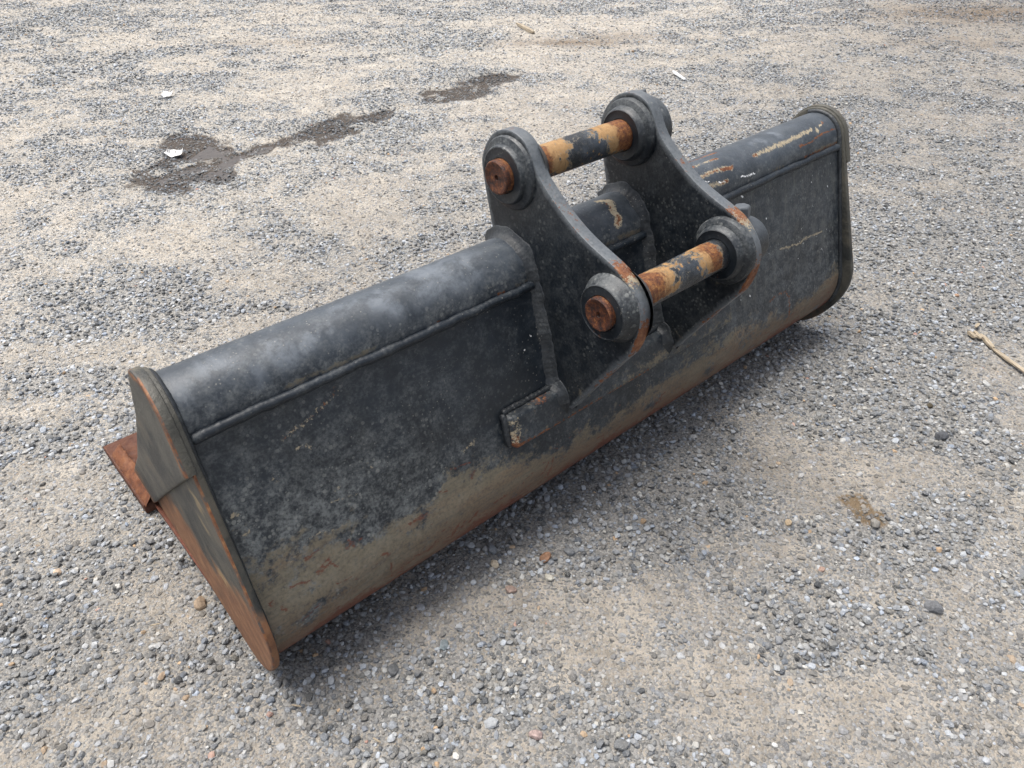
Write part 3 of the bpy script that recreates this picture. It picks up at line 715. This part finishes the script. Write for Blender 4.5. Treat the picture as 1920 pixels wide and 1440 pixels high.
# rust creeping along the weld seam
seam = np.exp(-((D-176)/5)**2)*sstep(.50, .66, fbm(U*11, U*0, 5, 3))
rust = np.maximum(rust, .62*seam)
for pts, w in [([(1.342, 159.1), (1.365, 161.5), (1.394, 162.4)], .0036), ([(1.258, 149.4), (1.282, 155.3)], .003), ([(1.22, 138.1), (1.235, 142.9)], .003)]:
    wht = np.maximum(wht, ts(pts, w*.7, .66))
for pts, w, k in [([(1.528, 91.3), (1.54, 111.0)], .006, .9), ([(1.467, 95.5), (1.477, 108.8)], .007, .9), ([(1.434, 97.7), (1.44, 97)], .006, .8), ([(.503, 98.1), (.58, 112.2)], .03, .75), ([(.529, 125.4), (.47, 118)], .02, .7), ([(.27, 122.3), (.30, 118)], .009, 1.0), ([(.255, 134.5), (.257, 134)], .008, 1.0), ([(.213, 117.2), (.224, 136.2)], .016, .8), ([(.118, 104.4), (.135, 121.2)], .018, .7), ([(.40, 110), (.42, 130)], .015, .8), ([(.33, 100), (.44, 102)], .012, .6), ([(.08, 130), (.16, 140)], .02, .5)]:
    pale = np.maximum(pale, ts(pts, w, k))
setattr_f(me, 'skylit', .20*sstep(.2, .9, np.sin(An))); setattr_f(me, 'scrape', scr); setattr_f(me, 'rust', rust); setattr_f(me, 'white', wht); setattr_f(me, 'pale', np.clip(pale+.22, 0, 1))  # first mask paints sky light along the top of the tube
setattr_f(me, 'dust', np.clip(.05+.45*np.exp(-((D-170)/17)**2)+.2*sstep(.5, .1, U)*np.exp(-((D-150)/40)**2), 0, 1))
setattr_f(me, 'mud', np.clip(.62*np.exp(-((D-174)/7)**2)*sstep(.35, .6, fbm(U*7, U*0, 51, 3)), 0, 1))

# ---- weld bead between tube and back plate
wy, wz = -0.0431, 0.5335
for i, (xa, xb) in enumerate([(.052, XE1-.006), (XE1+TE+.006, XE2-.006), (XE2+TE+.006, L-.052)]):
    bead('seam_weld', [(x, wy-.0012, wz-.0015) for x in np.linspace(xa, xb, 60)], .0082, M_SEAM, bucket, seed=3+i, wob=.13, ripple=.03)

# ---- side plates
pt1, pt2, nt = tangent((YT, ZT), RO-.004, (0, RH), RH)
at = math.atan2(nt[1], nt[0]) % (2*math.pi)
base_out = arc((YT, ZT), RO-.004, R(31), at, 30)+[(q[0]*(1-.019/RH*math.exp(-((math.degrees(math.atan2(q[1]-RH, q[0])) % 360-212)/38)**2)), RH+(q[1]-RH)*(1-.019/RH*math.exp(-((math.degrees(math.atan2(q[1]-RH, q[0])) % 360-212)/38)**2))) for q in arc((0, RH), RH, at, R(270), 40)]+[(.12, 0), (.30, 0), (.48, 0), (.585, .022), (.50, .10), (.395, .207), (.241, .378), (.165, .464), (.12, .532)]
po1, po2, no = tangent((YT, ZT), RO, (0, RH), RH+.002)
ao = math.atan2(no[1], no[0]) % (2*math.pi)
lineE = po1+(po2-po1)*((po1[1]-.496)/(po1[1]-po2[1]))
over_out = arc((YT, ZT), RO, R(31), ao, 30)+[tuple(lineE), (.20, .258), (.462, .0255), (.597, .0255), (.401, .207), (.245, .38), (.169, .467), (.124, .534)]
for mir, nm in ((None, 'l'), (L, 'r')):
    sp = plate('side_plate', base_out, XL, XL+.0135, [M_SIDEPL, M_EDGE], bucket, bev=.0035, shear=(SHB, SHZ), mirror=mir, edge_mat=1)
    refine(sp, .016); co = verts_of(sp.data); dd = capsule(co[:, 1], co[:, 2], base_out[:-9]); loc = (co[:, 0] if mir is None else L-co[:, 0])-SHB*co[:, 1]-SHZ*co[:, 2]; face = (loc < XL+.002)
    # bare rust along the floor edge
    w = 1.0*sstep(.36, .03, co[:, 2])*sstep(.55, .35, co[:, 1])+.25*sstep(.0, -.12, co[:, 1])
    if mir is not None: w = w*.35
    setattr_f(sp.data, 'rust', np.clip(np.maximum(w, .95*np.exp(-dd/.012)*face), 0, 1))
    ax_ = capsule(co[:, 1], co[:, 2], [(-.02, .40), (.0, .26), (.04, .13)]); setattr_f(sp.data, 'mud', .20*np.exp(-(ax_/.05)**2)+.16)
    ov = plate('side_reinforcement', over_out, XU, XU+.0165, [M_SIDEPL, M_EDGE], sp, bev=.0035, shear=(SHB, SHZ), mirror=mir, edge_mat=1, edge_ok=lambda y, z: y < .06 and z > .497)
    refine(ov, .016); co = verts_of(ov.data); loc = (co[:, 0] if mir is None else L-co[:, 0])-SHB*co[:, 1]-SHZ*co[:, 2]; face = (loc < XU+.002); dd = capsule(co[:, 1], co[:, 2], arc((YT, ZT), RO, R(70), ao, 20)+[tuple(lineE)])
    setattr_f(ov.data, 'rust', np.clip(.20+.4*sstep(.15, .03, co[:, 2])+.85*np.exp(-dd/.010)*face, 0, 1))
    # fillet between shell and side plate
    path = [(0, *q) for q in arc((YT, ZT), RT+.002, R(60), a0, 20)]+[(0, q[0]-.002, q[1]) for q in prof[1:110:3]]
    pth = [((.0545+SHB*y+SHZ*z) if mir is None else L-(.0545+SHB*y+SHZ*z), y, z) for _, y, z in path]
    bead('plate_weld', pth, .0065, M_WELD, bucket, seed=40 if mir is None else 41, wob=.1, ripple=.05)

# ---- cutting edge along the floor, and the welds at its ends
bm = bmesh.new()
sec = [(.468, .001), (.70, .001), (.742, .004), (.742, .018), (.72, .0245), (.472, .0245)]
ra = [bm.verts.new((.0255, y, z)) for y, z in sec]; rb = [bm.verts.new((L-.0255, y, z)) for y, z in sec]
bm.faces.new(ra); bm.faces.new(rb[::-1])
for i in range(len(sec)): bm.faces.new((ra[i], rb[i], rb[(i+1) % len(sec)], ra[(i+1) % len(sec)]))
bmesh.ops.bevel(bm, geom=list(bm.edges), offset=.0025, segments=2, affect='EDGES', profile=.5)
ce = from_bm('cutting_edge', bm, M_RUSTD, bucket)
for mir in (False, True):
    ys_ = np.linspace(.466, .705, 60); sec_ = np.array([(.0270, .0185), (.0300, .0265), (.0370, .0335), (.0440, .0400), (.0560, .0440), (.0600, .0190)])
    V_ = []
    for i_, y_ in enumerate(ys_):
        f_ = min(1, 6*(ys_[-1]-y_)/.24+.45)
        for j_, (sx_, sz_) in enumerate(sec_):
            n_ = (float(vnoise(y_*90+j_*3.1, j_*1.7, 71))-.5)*.0045
            xx_ = .06+(sx_-.06)*f_+n_; V_.append((L-xx_ if mir else xx_, y_+(.004*n_/.002 if i_ in (0, 59) else 0), .019+(sz_-.019)*f_+n_))
    grid_mesh('end_weld', np.array(V_), 60, 6, M_RUST, ce)

# ---- base strip under the ears
def strip():
    nu, nz = 240, 4
    sec = [(-.088, .333), (-.1195, .3305), (-.124, .328), (-.1265, .322), (-.1335, .300), (-.140, .278), (-.141, .272), (-.138, .2685), (-.105, .262)]
    # subdivide the section so that wear can be laid out on it
    s2 = []
    for a, b in zip(sec[:-1], sec[1:]):
        m = max(1, int(np.hypot(b[0]-a[0], b[1]-a[1])/.003))
        s2 += [(a[0]+(b[0]-a[0])*k/m, a[1]+(b[1]-a[1])*k/m) for k in range(m)]
    s2.append(sec[-1]); s2 = np.array(s2)
    x0, x1 = .567, 1.247
    xs = np.linspace(x0, x1, 300)
    U = np.repeat(xs, len(s2)); Q = np.tile(s2, (300, 1)).copy()
    # rounded end corners
    e = np.minimum(U-x0, x1-U); rd = .012
    k = np.where(e < rd, 1-np.sqrt(np.clip(1-((rd-e)/rd)**2, 0, 1)), 0)
    Q[:, 0] += k*.020*(Q[:, 0] < -.11)
    mid = .298; Q[:, 1] = Q[:, 1]+(mid-Q[:, 1])*k*.25
    V = np.stack([U, Q[:, 0], Q[:, 1]], 1)
    o = grid_mesh('base_strip', V, 300, len(s2), M_PAINT, bucket)
    me = o.data; Z = Q[:, 1]
    n = fbm(U*30, Z*30, 9, 4)
    rust = .45*sstep(.62, .585, U)*sstep(.34, .30, Z)*sstep(.40, .62, n)+.60*sstep(.283, .272, Z)*sstep(.35, .6, fbm(U*9, Z*0, 33, 3))+.55*np.exp(-(((U-.655)/.03)**2+((Z-.331)/.006)**2))
    setattr_f(me, 'rust', rust); setattr_f(me, 'red', .85*sstep(.276, .270, Z)*sstep(.63, .58, U))
    setattr_f(me, 'scrape', .62*sstep(.61, .575, U)*sstep(.42, .6, fbm(U*45, Z*45, 4, 3)))
    setattr_f(me, 'mud', np.clip(.22*sstep(.65, .9, U)*sstep(.32, .28, Z)+.22, 0, 1)); setattr_f(me, 'dust', .15+0*U)
    return o
strip_o = strip()
for x, sgn in ((.5672, 1), (1.2468, -1)):
    bm = bmesh.new()
    vs_ = [bm.verts.new((x, y, z)) for y, z in [(-.088, .322), (-.1165, .321), (-.1205, .300), (-.121, .282), (-.105, .272), (-.09, .28)]]
    bm.faces.new(vs_ if sgn > 0 else vs_[::-1])
    from_bm('end_face', bm, M_PAINT, strip_o, smooth=False)
bead('strip_weld', [(x, -.1015, .3335) for x in np.linspace(.57, 1.243, 60)], .0062, M_WELD, strip_o, seed=55, wob=.12)
bead('strip_weld', [(.569, -.103, .333), (.5668, -.113, .320), (.5664, -.118, .300), (.5668, -.122, .280), (.569, -.124, .266)], .0068, M_WELD, strip_o, seed=56)

# ---- mounting ears
EAR = [(.060, .560), (.072, .585), (.088, .650), (.101, .716), (.098, .736), (.088, .758), (.068, .781), (.046, .793), (.020, .7975), (-.006, .7915), (-.024, .778), (-.0375, .757), (-.052, .735), (-.076, .7145), (-.106, .693), (-.142, .672), (-.177, .657), (-.211, .646), (-.243, .634), (-.266, .617), (-.285, .595), (-.2945, .570), (-.2925, .530), (-.279, .492), (-.264, .470), (-.224, .412), (-.180, .347), (-.158, .314), (-.149, .300), (-.125, .296), (-.092, .330), (-.062, .435), (-.04, .53), (.02, .56)]
def smooth_poly(P, keep=()):
    out = []
    n = len(P)
    for i in range(n):
        a, b = np.array(P[i]), np.array(P[(i+1) % n])
        if 2 <= i < 28:
            p0, p3 = np.array(P[i-1]), np.array(P[(i+2) % n])
            for t_ in (0, .5):
                out.append(tuple(.5*((2*a)+(-p0+b)*t_+(2*p0-5*a+4*b-p3)*t_**2+(-p0+3*a-3*b+p3)*t_**3)))
        else: out.append(tuple(a))
    return out
def ear(x0):
    sm = smooth_poly(EAR)
    e = plate('mounting_ear', sm, x0, x0+TE, [M_EAR, M_EAR], bucket, bev=.0022)
    # subdivide faces for the wear masks
    bm = bmesh.new(); bm.from_mesh(e.data)
    for _ in range(5):
        ed = [q for q in bm.edges if q.calc_length() > .014]
        if not ed: break
        bmesh.ops.subdivide_edges(bm, edges=ed, cuts=1)
        bmesh.ops.triangulate(bm, faces=[f for f in bm.faces if len(f.verts) > 4])
    bm.to_mesh(e.data); bm.free()
    e.data.set_sharp_from_angle(angle=R(35))
    for p in e.data.polygons: p.use_smooth = True
    co = verts_of(e.data); y, z = co[:, 1], co[:, 2]
    rimd = capsule(y, z, sm+[sm[0]])
    rim = sstep(.006, .001, rimd)
    nz = fbm(y*40+co[:, 0]*90, z*40, 13, 3)
    rust = rim*(.95*np.exp(-(((y+.288)/.03)**2+((z-.525)/.05)**2))+.75*np.exp(-(((y+.24)/.035)**2+((z-.635)/.02)**2))+.6*np.exp(-(((y+.22)/.06)**2+((z-.41)/.06)**2))+.45*np.exp(-(((y+.1)/.02)**2+((z-.7)/.02)**2))+.35*np.exp(-(((y-.03)/.04)**2+((z-.795)/.01)**2)))
    rust = np.maximum(rust, rim*.40*sstep(.45, .65, nz))
    setattr_f(e.data, 'rust', np.clip(rust, 0, 1))
    setattr_f(e.data, 'scrape', np.clip(rim*.75*np.exp(-(((y+.25)/.03)**2+((z-.63)/.03)**2)), 0, 1))
    setattr_f(e.data, 'mud', np.clip(.34*np.exp(-(((y+.17)/.07)**2+((z-.34)/.06)**2))+.30*np.exp(-(((y+.23)/.09)**2+((z-.5)/.04)**2))*(x0 > .9), 0, 1))
    setattr_f(e.data, 'dust', np.clip(.10+.30*rim+.14*np.exp(-((z-.74)/.05)**2), 0, 1))  # dust; its rim share stands in for sky light on the edge
    setattr_f(e.data, 'skylit', .62*rim)  # rim painted lighter, as if lit by the sky
    return e
ears = [ear(XE1), ear(XE2)]

def boss(name, x0, cy, cz, prof, parent, rust=0.0):
    o = lathe_x(name, [(x0+dx, r) for dx, r in prof], cy, cz, M_EAR, parent)
    co = verts_of(o.data); a = np.arctan2(co[:, 2]-cz, co[:, 1]-cy)
    rad_ = np.hypot(co[:, 2]-cz, co[:, 1]-cy)
    setattr_f(o.data, 'dust', np.clip((.12+.42*sstep(-.1, .8, np.sin(a)))*sstep(.046, .049, rad_), 0, 1))
    setattr_f(o.data, 'skylit', (.34 if 'collar' in name else .14)*sstep(.0, .9, np.sin(a)))  # upper side painted lighter in place of sky light
    setattr_f(o.data, 'rust', np.clip(rust*sstep(.0, .7, -np.sin(a-.6))*fbm(a*2, co[:, 0]*90, 3, 3), 0, 1))
    return o
# outer faces of the near ear
boss('pin_boss', XE1, *P1, [(.004, .0655), (-.003, .0650), (-.0062, .0628), (-.0078, .0585), (-.0090, .0535), (-.0102, .0518), (-.0165, .0512), (-.0188, .0498), (-.0195, .0480), (-.0188, .0465), (-.0188, .0315), (-.004, .0312)], ears[0])
boss('pin_boss', XE1, *P2, [(.004, .0620), (-.002, .0612), (-.0060, .0590), (-.0105, .0555), (-.0150, .0525), (-.0215, .0505), (-.0242, .0490), (-.0250, .0474), (-.0240, .0460), (-.0240, .0315), (-.004, .0312)], ears[0], .5)
# inner faces: of the near ear (towards +X) and the far ear (towards -X)
for c in (P1, P2):
    boss('inner_boss', XE1+TE, *c, [(-.004, .072), (0, .068), (.008, .062), (.012, .056), (.02, .05), (.024, .0475), (.024, .0315), (.002, .0312)], ears[0])
    boss('inner_boss', XE2, *c, [(.004, .0655), (-.006, .0650), (-.0105, .0630), (-.0130, .0585), (-.0150, .0530), (-.0235, .0505), (-.0275, .0480), (-.0285, .0465), (-.0275, .0450), (-.0275, .0315), (-.002, .0312)], ears[1], .45)
# pin-locking collars on the outer side of the far ear
co1 = boss('pin_collar', XE2+TE, *P1, [(-.004, .058), (.0, .058), (.030, .0580), (.0335, .0565), (.035, .0535), (.035, .0315), (.02, .031)], ears[1])
co2 = boss('pin_collar', XE2+TE, *P2, [(-.004, .0465), (0, .0465), (.047, .0460), (.0505, .0448), (.052, .042), (.052, .0315), (.03, .031)], ears[1], .5)
def hexbolt(parent, x, cy, cz, r, dirang, hr=.012, hh=.014):
    bm = bmesh.new()
    d = np.array([0, math.cos(dirang), math.sin(dirang)]); e1 = np.array([1.0, 0, 0]); e2 = np.cross(d, e1)
    c = np.array([x, cy, cz])
    def ring(h, q, n=6, ph=.3): return [bm.verts.new(tuple(c+d*h+q*(math.cos(ph+2*math.pi*k/n)*e1+math.sin(ph+2*math.pi*k/n)*e2))) for k in range(n)]
    R_ = [ring(r-.006, hr), ring(r+hh*.82, hr), ring(r+hh, hr*.84)]
    for a, b in zip(R_[:-1], R_[1:]):
        for k in range(6): bm.faces.new((a[k], a[(k+1) % 6], b[(k+1) % 6], b[k]))
    bm.faces.new(R_[-1]); bm.faces.new(R_[0][::-1])
    bmesh.ops.bevel(bm, geom=[e for e in bm.edges], offset=.0009, segments=1, affect='EDGES')
    o = from_bm('locking_bolt', bm, M_EAR, parent, smooth=False); setattr_f(o.data, 'skylit', np.full(len(o.data.vertices), .55)); return o  # whole bolt painted lighter to look lit from above
hexbolt(co1, XE2+TE+.019, *P1, .0575, R(74), .011, .012)
hexbolt(co2, XE2+TE+.021, *P2, .0570, R(83), .0165, .0165)

# weld fillets where the ears cross the tube and run down the back plate onto the strip
lowp = [tuple(p1+(p2-p1)*k/30) for k in range(0, 30)]; lowp = [q for q in lowp if q[1] > .340]
fpath = np.array(arc((YT, ZT), RT, R(20), a0-.03, 30)+lowp+[(-.100, .3345), (-.112, .332), (-.121, .330), (-.1265, .322), (-.1335, .300), (-.139, .282)])
d_ = np.r_[0, np.cumsum(np.linalg.norm(np.diff(fpath, axis=0), axis=1))]
sf = np.linspace(0, d_[-1], 190); fp = np.stack([np.interp(sf, d_, fpath[:, k]) for k in range(2)], 1)
for _ in range(5): fp[1:-1] = (fp[:-2]+2*fp[1:-1]+fp[2:])/4
tg = np.gradient(fp, axis=0); tg /= np.linalg.norm(tg, axis=1)[:, None]
fn = np.stack([tg[:, 1], -tg[:, 0]], 1)
if fn[0] @ (fp[0]-np.array([YT, ZT])) < 0: fn = -fn
for _ in range(12): fn[1:-1] = (fn[:-2]+2*fn[1:-1]+fn[2:])/4
def fillet(xf, sg, parent, seed):
    n = len(sf); la = .0175*(1+.35*(fbm(sf*40, sf*0, seed, 3)-.5)*2); lb = .0165*(1+.35*(fbm(sf*40, sf*0+4, seed+3, 3)-.5)*2)
    for q in (la, lb): q[:4] *= np.linspace(.3, 1, 4); q[-12:] *= np.linspace(1, .02, 12)
    rp = .00022*np.sin(sf*2*np.pi/.010+5*vnoise(sf*60, sf*0, seed))
    rows = []
    for u, v, w in ((-.15, 1.02, 0), (.02, 1.0, 0), (.10, .84, 1), (.24, .56, 1), (.40, .36, 1), (.62, .17, 1), (.88, .05, 1), (1.0, 0, 0), (1.05, -.15, 0)):
        off = (v*la+w*rp)[:, None]*fn
        rows.append(np.stack([xf+sg*(u*lb+w*rp), fp[:, 0]+off[:, 0], fp[:, 1]+off[:, 1]], 1))
    V = np.stack(rows, 1).reshape(-1, 3)
    o = grid_mesh('ear_weld', V, n, 9, M_WELD, parent)
    return o
for i, (x, sg, e) in enumerate(((XE1, -1, ears[0]), (XE1+TE, 1, ears[0]), (XE2, -1, ears[1]), (XE2+TE, 1, ears[1]))):
    fillet(x, sg, e, 80+i)

# ---- pins
def pin(c, xend, which):
    xs = np.concatenate([np.linspace(XE1-.029, xend, 170)]); na = 56
    an = np.linspace(0, 2*np.pi, na+1)
    U = np.repeat(xs, na+1); An = np.tile(an, len(xs))
    rr = RP*(1+(fbm(U*60, An*3, 17, 3)-.5)*.025)
    V = np.stack([U, c[0]+rr*np.cos(An), c[1]+rr*np.sin(An)], 1)
    o = grid_mesh('hinge_pin', V, len(xs), na+1, M_PIN, bucket)
    a, b = XE1+TE+.024, XE2-.0285
    t_ = (U-a)/(b-a); n = fbm(U*22, An*1.6, 7, 4); top = np.sin(An)
    if which == 1:
        rust = .95*sstep(.50, .05, t_)+1.0*sstep(.50, .92, t_)+.28*np.exp(-((t_-.5)/.25)**2)*sstep(.0, .8, top)
        red = .9*sstep(.18, .02, t_)+.8*sstep(.80, .95, t_)
    else:
        front = np.cos(An-2.2)
        rust = .82*sstep(.62, .12, t_)*sstep(-.1, .7, front)+.70*sstep(.56, .80, t_)*sstep(1.0, .85, t_)*sstep(-.1, .6, front)+.16*sstep(.2, .7, front)
        red = .55*sstep(.4, .1, t_)+.45*sstep(.7, .85, t_)
    rust = rust*(.35+.65*sstep(-.9, -.1, top))
    setattr_f(o.data, 'rust', np.clip(rust, 0, 1)); setattr_f(o.data, 'red', np.clip(red, 0, 1))
    x0 = XE1-.029
    lathe_x('pin_end', [(x0+.004, RP+.0002), (x0-.0035, RP-.0002), (x0-.0052, RP-.0020), (x0-.0054, RP-.0050), (x0-.0036, RP-.0085), (x0-.0030, .012), (x0-.0028, .0050), (x0+.002, .0042), (x0+.003, 0)], *c, M_PINEND, o, seg=48)
    lathe_x('pin_end', [(xend-.002, RP), (xend+.001, RP-.002), (xend+.001, 0)], *c, M_EAR, o, seg=48)
    return o
pin(P1, XE2+TE+.033, 1); pin(P2, XE2+TE+.049, 2)

# ================================================================== small things lying about
def wood_mat():
    t = NT('weathered_splinter_wood'); P = t.n('ShaderNodeTexCoord').outputs['Object']
    g = t.noise(t.mapped(P, (14, 260, 260)), 1.0, 5, .7)
    col = t.ramp(g, [(.3, (.14, .11, .08)), (.5, (.30, .25, .18)), (.7, (.47, .41, .32))])
    return t.fin(col, .85, t.bump(g, .7, .002))
M_WOOD = wood_mat()
def plastic_white():
    t = NT('white_litter'); return t.fin((.58, .59, .60), .55)
M_WHITE = plastic_white()

def splinter(label, a, b, w, h, seed, mat=M_WOOD, z=.012, cat='splinter', name='wood_splinter', group=None):
    a = np.array(a, float); b = np.array(b, float); Ln = np.linalg.norm(b-a); r = np.random.default_rng(seed)
    bm = bmesh.new(); n = 9; rings = []
    for k in range(n):
        t_ = k/(n-1); ww = w*(.35+.65*min(1, 4*t_+.25)*min(1, 4*(1-t_)+.35))*r.uniform(.92, 1.08); hh = h*r.uniform(.75, 1.1)*(.5+.5*min(1, 5*t_+.2)*min(1, 5*(1-t_)+.2))
        off = r.normal(0, w*.02)
        rings.append([bm.verts.new(((t_-.5)*Ln+r.normal(0, .001), off+sy*ww/2*r.uniform(.85, 1.1), sz*hh/2)) for sy, sz in ((-1, -1), (1, -1), (1.0, .7), (.3, 1.1), (-.9, .8))])
    for p, q in zip(rings[:-1], rings[1:]):
        for k in range(5): bm.faces.new((p[k], p[(k+1) % 5], q[(k+1) % 5], q[k]))
    bm.faces.new(rings[0][::-1]); bm.faces.new(rings[-1])
    o = from_bm(name, bm, mat, None, smooth=False)
    o.location = ((a[0]+b[0])/2, (a[1]+b[1])/2, z+float(height(np.array([(a[0]+b[0])/2]), np.array([(a[1]+b[1])/2]))[0]))
    o.rotation_euler = (r.normal(0, .1), r.normal(0, .04), math.atan2(b[1]-a[1], b[0]-a[0]))
    return tag(o, label, cat, group)
WG = 'weathered wood splinters at the right'
splinter('long weathered wood splinter running off the right edge of the gravel', (2.045, -.475), (1.96, -.63), .0120, .005, 1, group=WG)
splinter('thin wood splinter touching the upper end of the long splinter', (2.085, -.435), (2.035, -.49), .013, .008, 2, group=WG)
splinter('stubby blond wood chip left of the splinters', (2.07, -.405), (2.055, -.435), .012, .009, 3, group=WG)
splinter('short blond wood chip beside the stubby one', (2.085, -.415), (2.062, -.445), .010, .008, 4, group=WG)
splinter('small upright-lying wood chip above the other chips', (2.135, -.408), (2.108, -.410), .009, .007, 5, group=WG)
splinter('pale bleached stick on the gravel at the top centre', (3.71, 3.41), (3.62, 3.14), .030, .02, 6, cat='stick', name='bleached_stick')
splinter('thin white plastic strip on the gravel behind the tall ear', (3.56, 1.90), (3.49, 1.76), .022, .008, 7, mat=M_WHITE, cat='litter', name='plastic_strip')
for k, (x, y, an_, ln, lb) in enumerate([(-.068, .169, 2.6, .018, 'short dry straw piece left of the bucket near the side plate'), (-.24, .22, .6, .015, 'tiny dry straw piece near the left edge'), (.12, -.30, 1.9, .014, 'dry straw piece in the gravel at the bottom'), (.05, -.155, 2.2, .016, 'dry straw piece by the lower corner of the bucket')]):
    dx, dy = math.cos(an_)*ln/2, math.sin(an_)*ln/2
    splinter(lb, (x-dx, y-dy), (x+dx, y+dy), .0028, .0022, 20+k, z=.010, cat='straw', name='straw', group='bits of straw')

# white barcode tag at the puddle and a second scrap further back
def tag_mat():
    t = NT('barcode_label'); P = t.n('ShaderNodeTexCoord').outputs['Object']; s = t.sep(P)
    bars = t.n('ShaderNodeTexNoise', noise_dimensions='1D'); t.l(t.math('MULTIPLY', s[0], 420), bars.inputs['W']); bars.inputs['Scale'].default_value = 1.0; bars.inputs['Detail'].default_value = 1.0
    m = t.math('MULTIPLY', t.ss(bars.outputs['Fac'], .50, .53), t.math('MULTIPLY', t.ss(s[1], .002, .004), t.ss(s[1], .020, .022, 1, 0)))
    return t.fin(t.mix(m, (.62, .62, .61), (.05, .05, .055)), .5)
M_TAG = tag_mat()
def scrap(name, label, x, y, w, d, rz, mat, cat, curl=.01, lift=.012, seed=1):
    nu, nv = 22, 12; r = np.random.default_rng(seed); V = []
    for i in range(nu):
        for j in range(nv):
            u, v = i/(nu-1)-.5, j/(nv-1)-.5
            V.append((u*w+(v*.06*w if seed else 0), v*d*(1+.12*math.sin(5*u+seed)), curl*(4*u*u+1.5*v*v+.25*math.sin(9*u+3*v+seed))))
    V = np.array(V)
    o = grid_mesh(name, V, nu, nv, mat, None)
    s = o.modifiers.new('thickness', 'SOLIDIFY'); s.thickness = .0006
    o.location = (x, y, lift+float(height(np.array([x]), np.array([y]))[0])); o.rotation_euler = (R(14), R(4), rz)
    return tag(o, label, cat)
scrap('paper_tag', 'white printed paper tag with barcode lines at the edge of the puddle', .945, 2.612, .070, .046, R(-38), M_TAG, 'paper tag', .012, .014, 1)
scrap('paper_scrap', 'small blank white paper scrap on the gravel behind the puddle', 1.245, 3.44, .050, .045, R(-40), M_WHITE, 'litter', .010, .014, 2)

# a few stones that stand out by size or colour
def single_stone_mat(name, c):
    t = NT(name); P = t.obj(); n = t.noise(P, 180, 4, .65); n2 = t.noise(P, 40, 3)
    col = t.mix(t.ss(n, .35, .7), tuple(q*.62 for q in c), c); col = t.mix(t.math('MULTIPLY', t.ss(n2, .5, .7), .4), col, tuple(min(.75, q*1.35+.03) for q in c))
    return t.fin(col, .8, t.bump(n, .6, .002), spec=.3)
PEB = [(.594, -.200, .026, (.30, .17, .105), 'orange-brown pebble on the grey gravel in front of the bucket'),
       (.324, -.466, .022, (.38, .29, .27), 'pink quartz pebble at the bottom centre of the gravel'),
       (.488, -.214, .022, (.29, .215, .18), 'dull pinkish flat stone sunk in sandy fines before the bucket'),
       (.565, -.243, .019, (.48, .46, .40), 'pale cream stone just below the orange-brown pebble'),
       (.506, -.144, .019, (.50, .43, .33), 'cream stone close under the front edge of the bucket'),
       (.015, .163, .027, (.32, .245, .175), 'tan pebble tucked against the left side plate'),
       (-.170, .430, .018, (.55, .43, .32), 'pale peach pebble among dark gravel at the left'),
       (-.101, .059, .016, (.36, .275, .20), 'tan pebble in the gravel left of the bucket corner'),
       (1.047, -.476, .017, (.42, .33, .22), 'yellowish tan pebble left of the brown damp stain'),
       (.985, -.592, .014, (.36, .25, .20), 'small pinkish chip below the brown damp stain'),
       (1.559, -.566, .030, (.085, .09, .10), 'large dark flat stone on the sandy patch at the right'),
       (1.057, -.784, .031, (.15, .155, .165), 'largest grey stone at the lower right'),
       (.602, -.738, .010, (.68, .68, .66), 'small bright white stone at the bottom right'),
       (2.260, -.289, .017, (.42, .27, .18), 'orange chip on dense gravel at the right'),
       (1.663, -.490, .018, (.075, .062, .040), 'round dark brown clod right of the bucket'),
       (.203, -.405, .013, (.70, .68, .64), 'white stone at the bottom edge of the picture'),
       (.314, -.226, .020, (.20, .235, .25), 'blue-grey faceted stone on sandy ground before the bucket'),
       (.643, -.221, .023, (.19, .20, .21), 'smooth grey stone right of the orange-brown pebble'),
       (.215, -.207, .024, (.13, .135, .14), 'dark triangular slate chip before the bucket heel')]
for k, (x, y, s, c, lb) in enumerate(PEB):
    r = np.random.default_rng(500+k); bm = bmesh.new()
    bmesh.ops.create_icosphere(bm, subdivisions=2, radius=1.0)
    for v_ in bm.verts: v_.co *= r.uniform(.68, 1.1)
    h = bmesh.ops.convex_hull(bm, input=list(bm.verts))
    bmesh.ops.delete(bm, geom=[g for g in h['geom_interior'] if isinstance(g, bmesh.types.BMVert)], context='VERTS')
    for v_ in bm.verts: v_.co = (v_.co.x*s*.58, v_.co.y*s*.44, v_.co.z*s*.34)
    bmesh.ops.bevel(bm, geom=list(bm.edges), offset=s*.02, segments=1, affect='EDGES')
    o = from_bm('pebble', bm, single_stone_mat('pebble_stone', c), None, smooth=False)
    o.location = (x, y, float(height(np.array([x]), np.array([y]))[0])+s*.22); o.rotation_euler = (r.normal(0, .15), r.normal(0, .15), r.uniform(0, 6.28))
    tag(o, lb, 'stone', 'stones that stand out from the gravel')
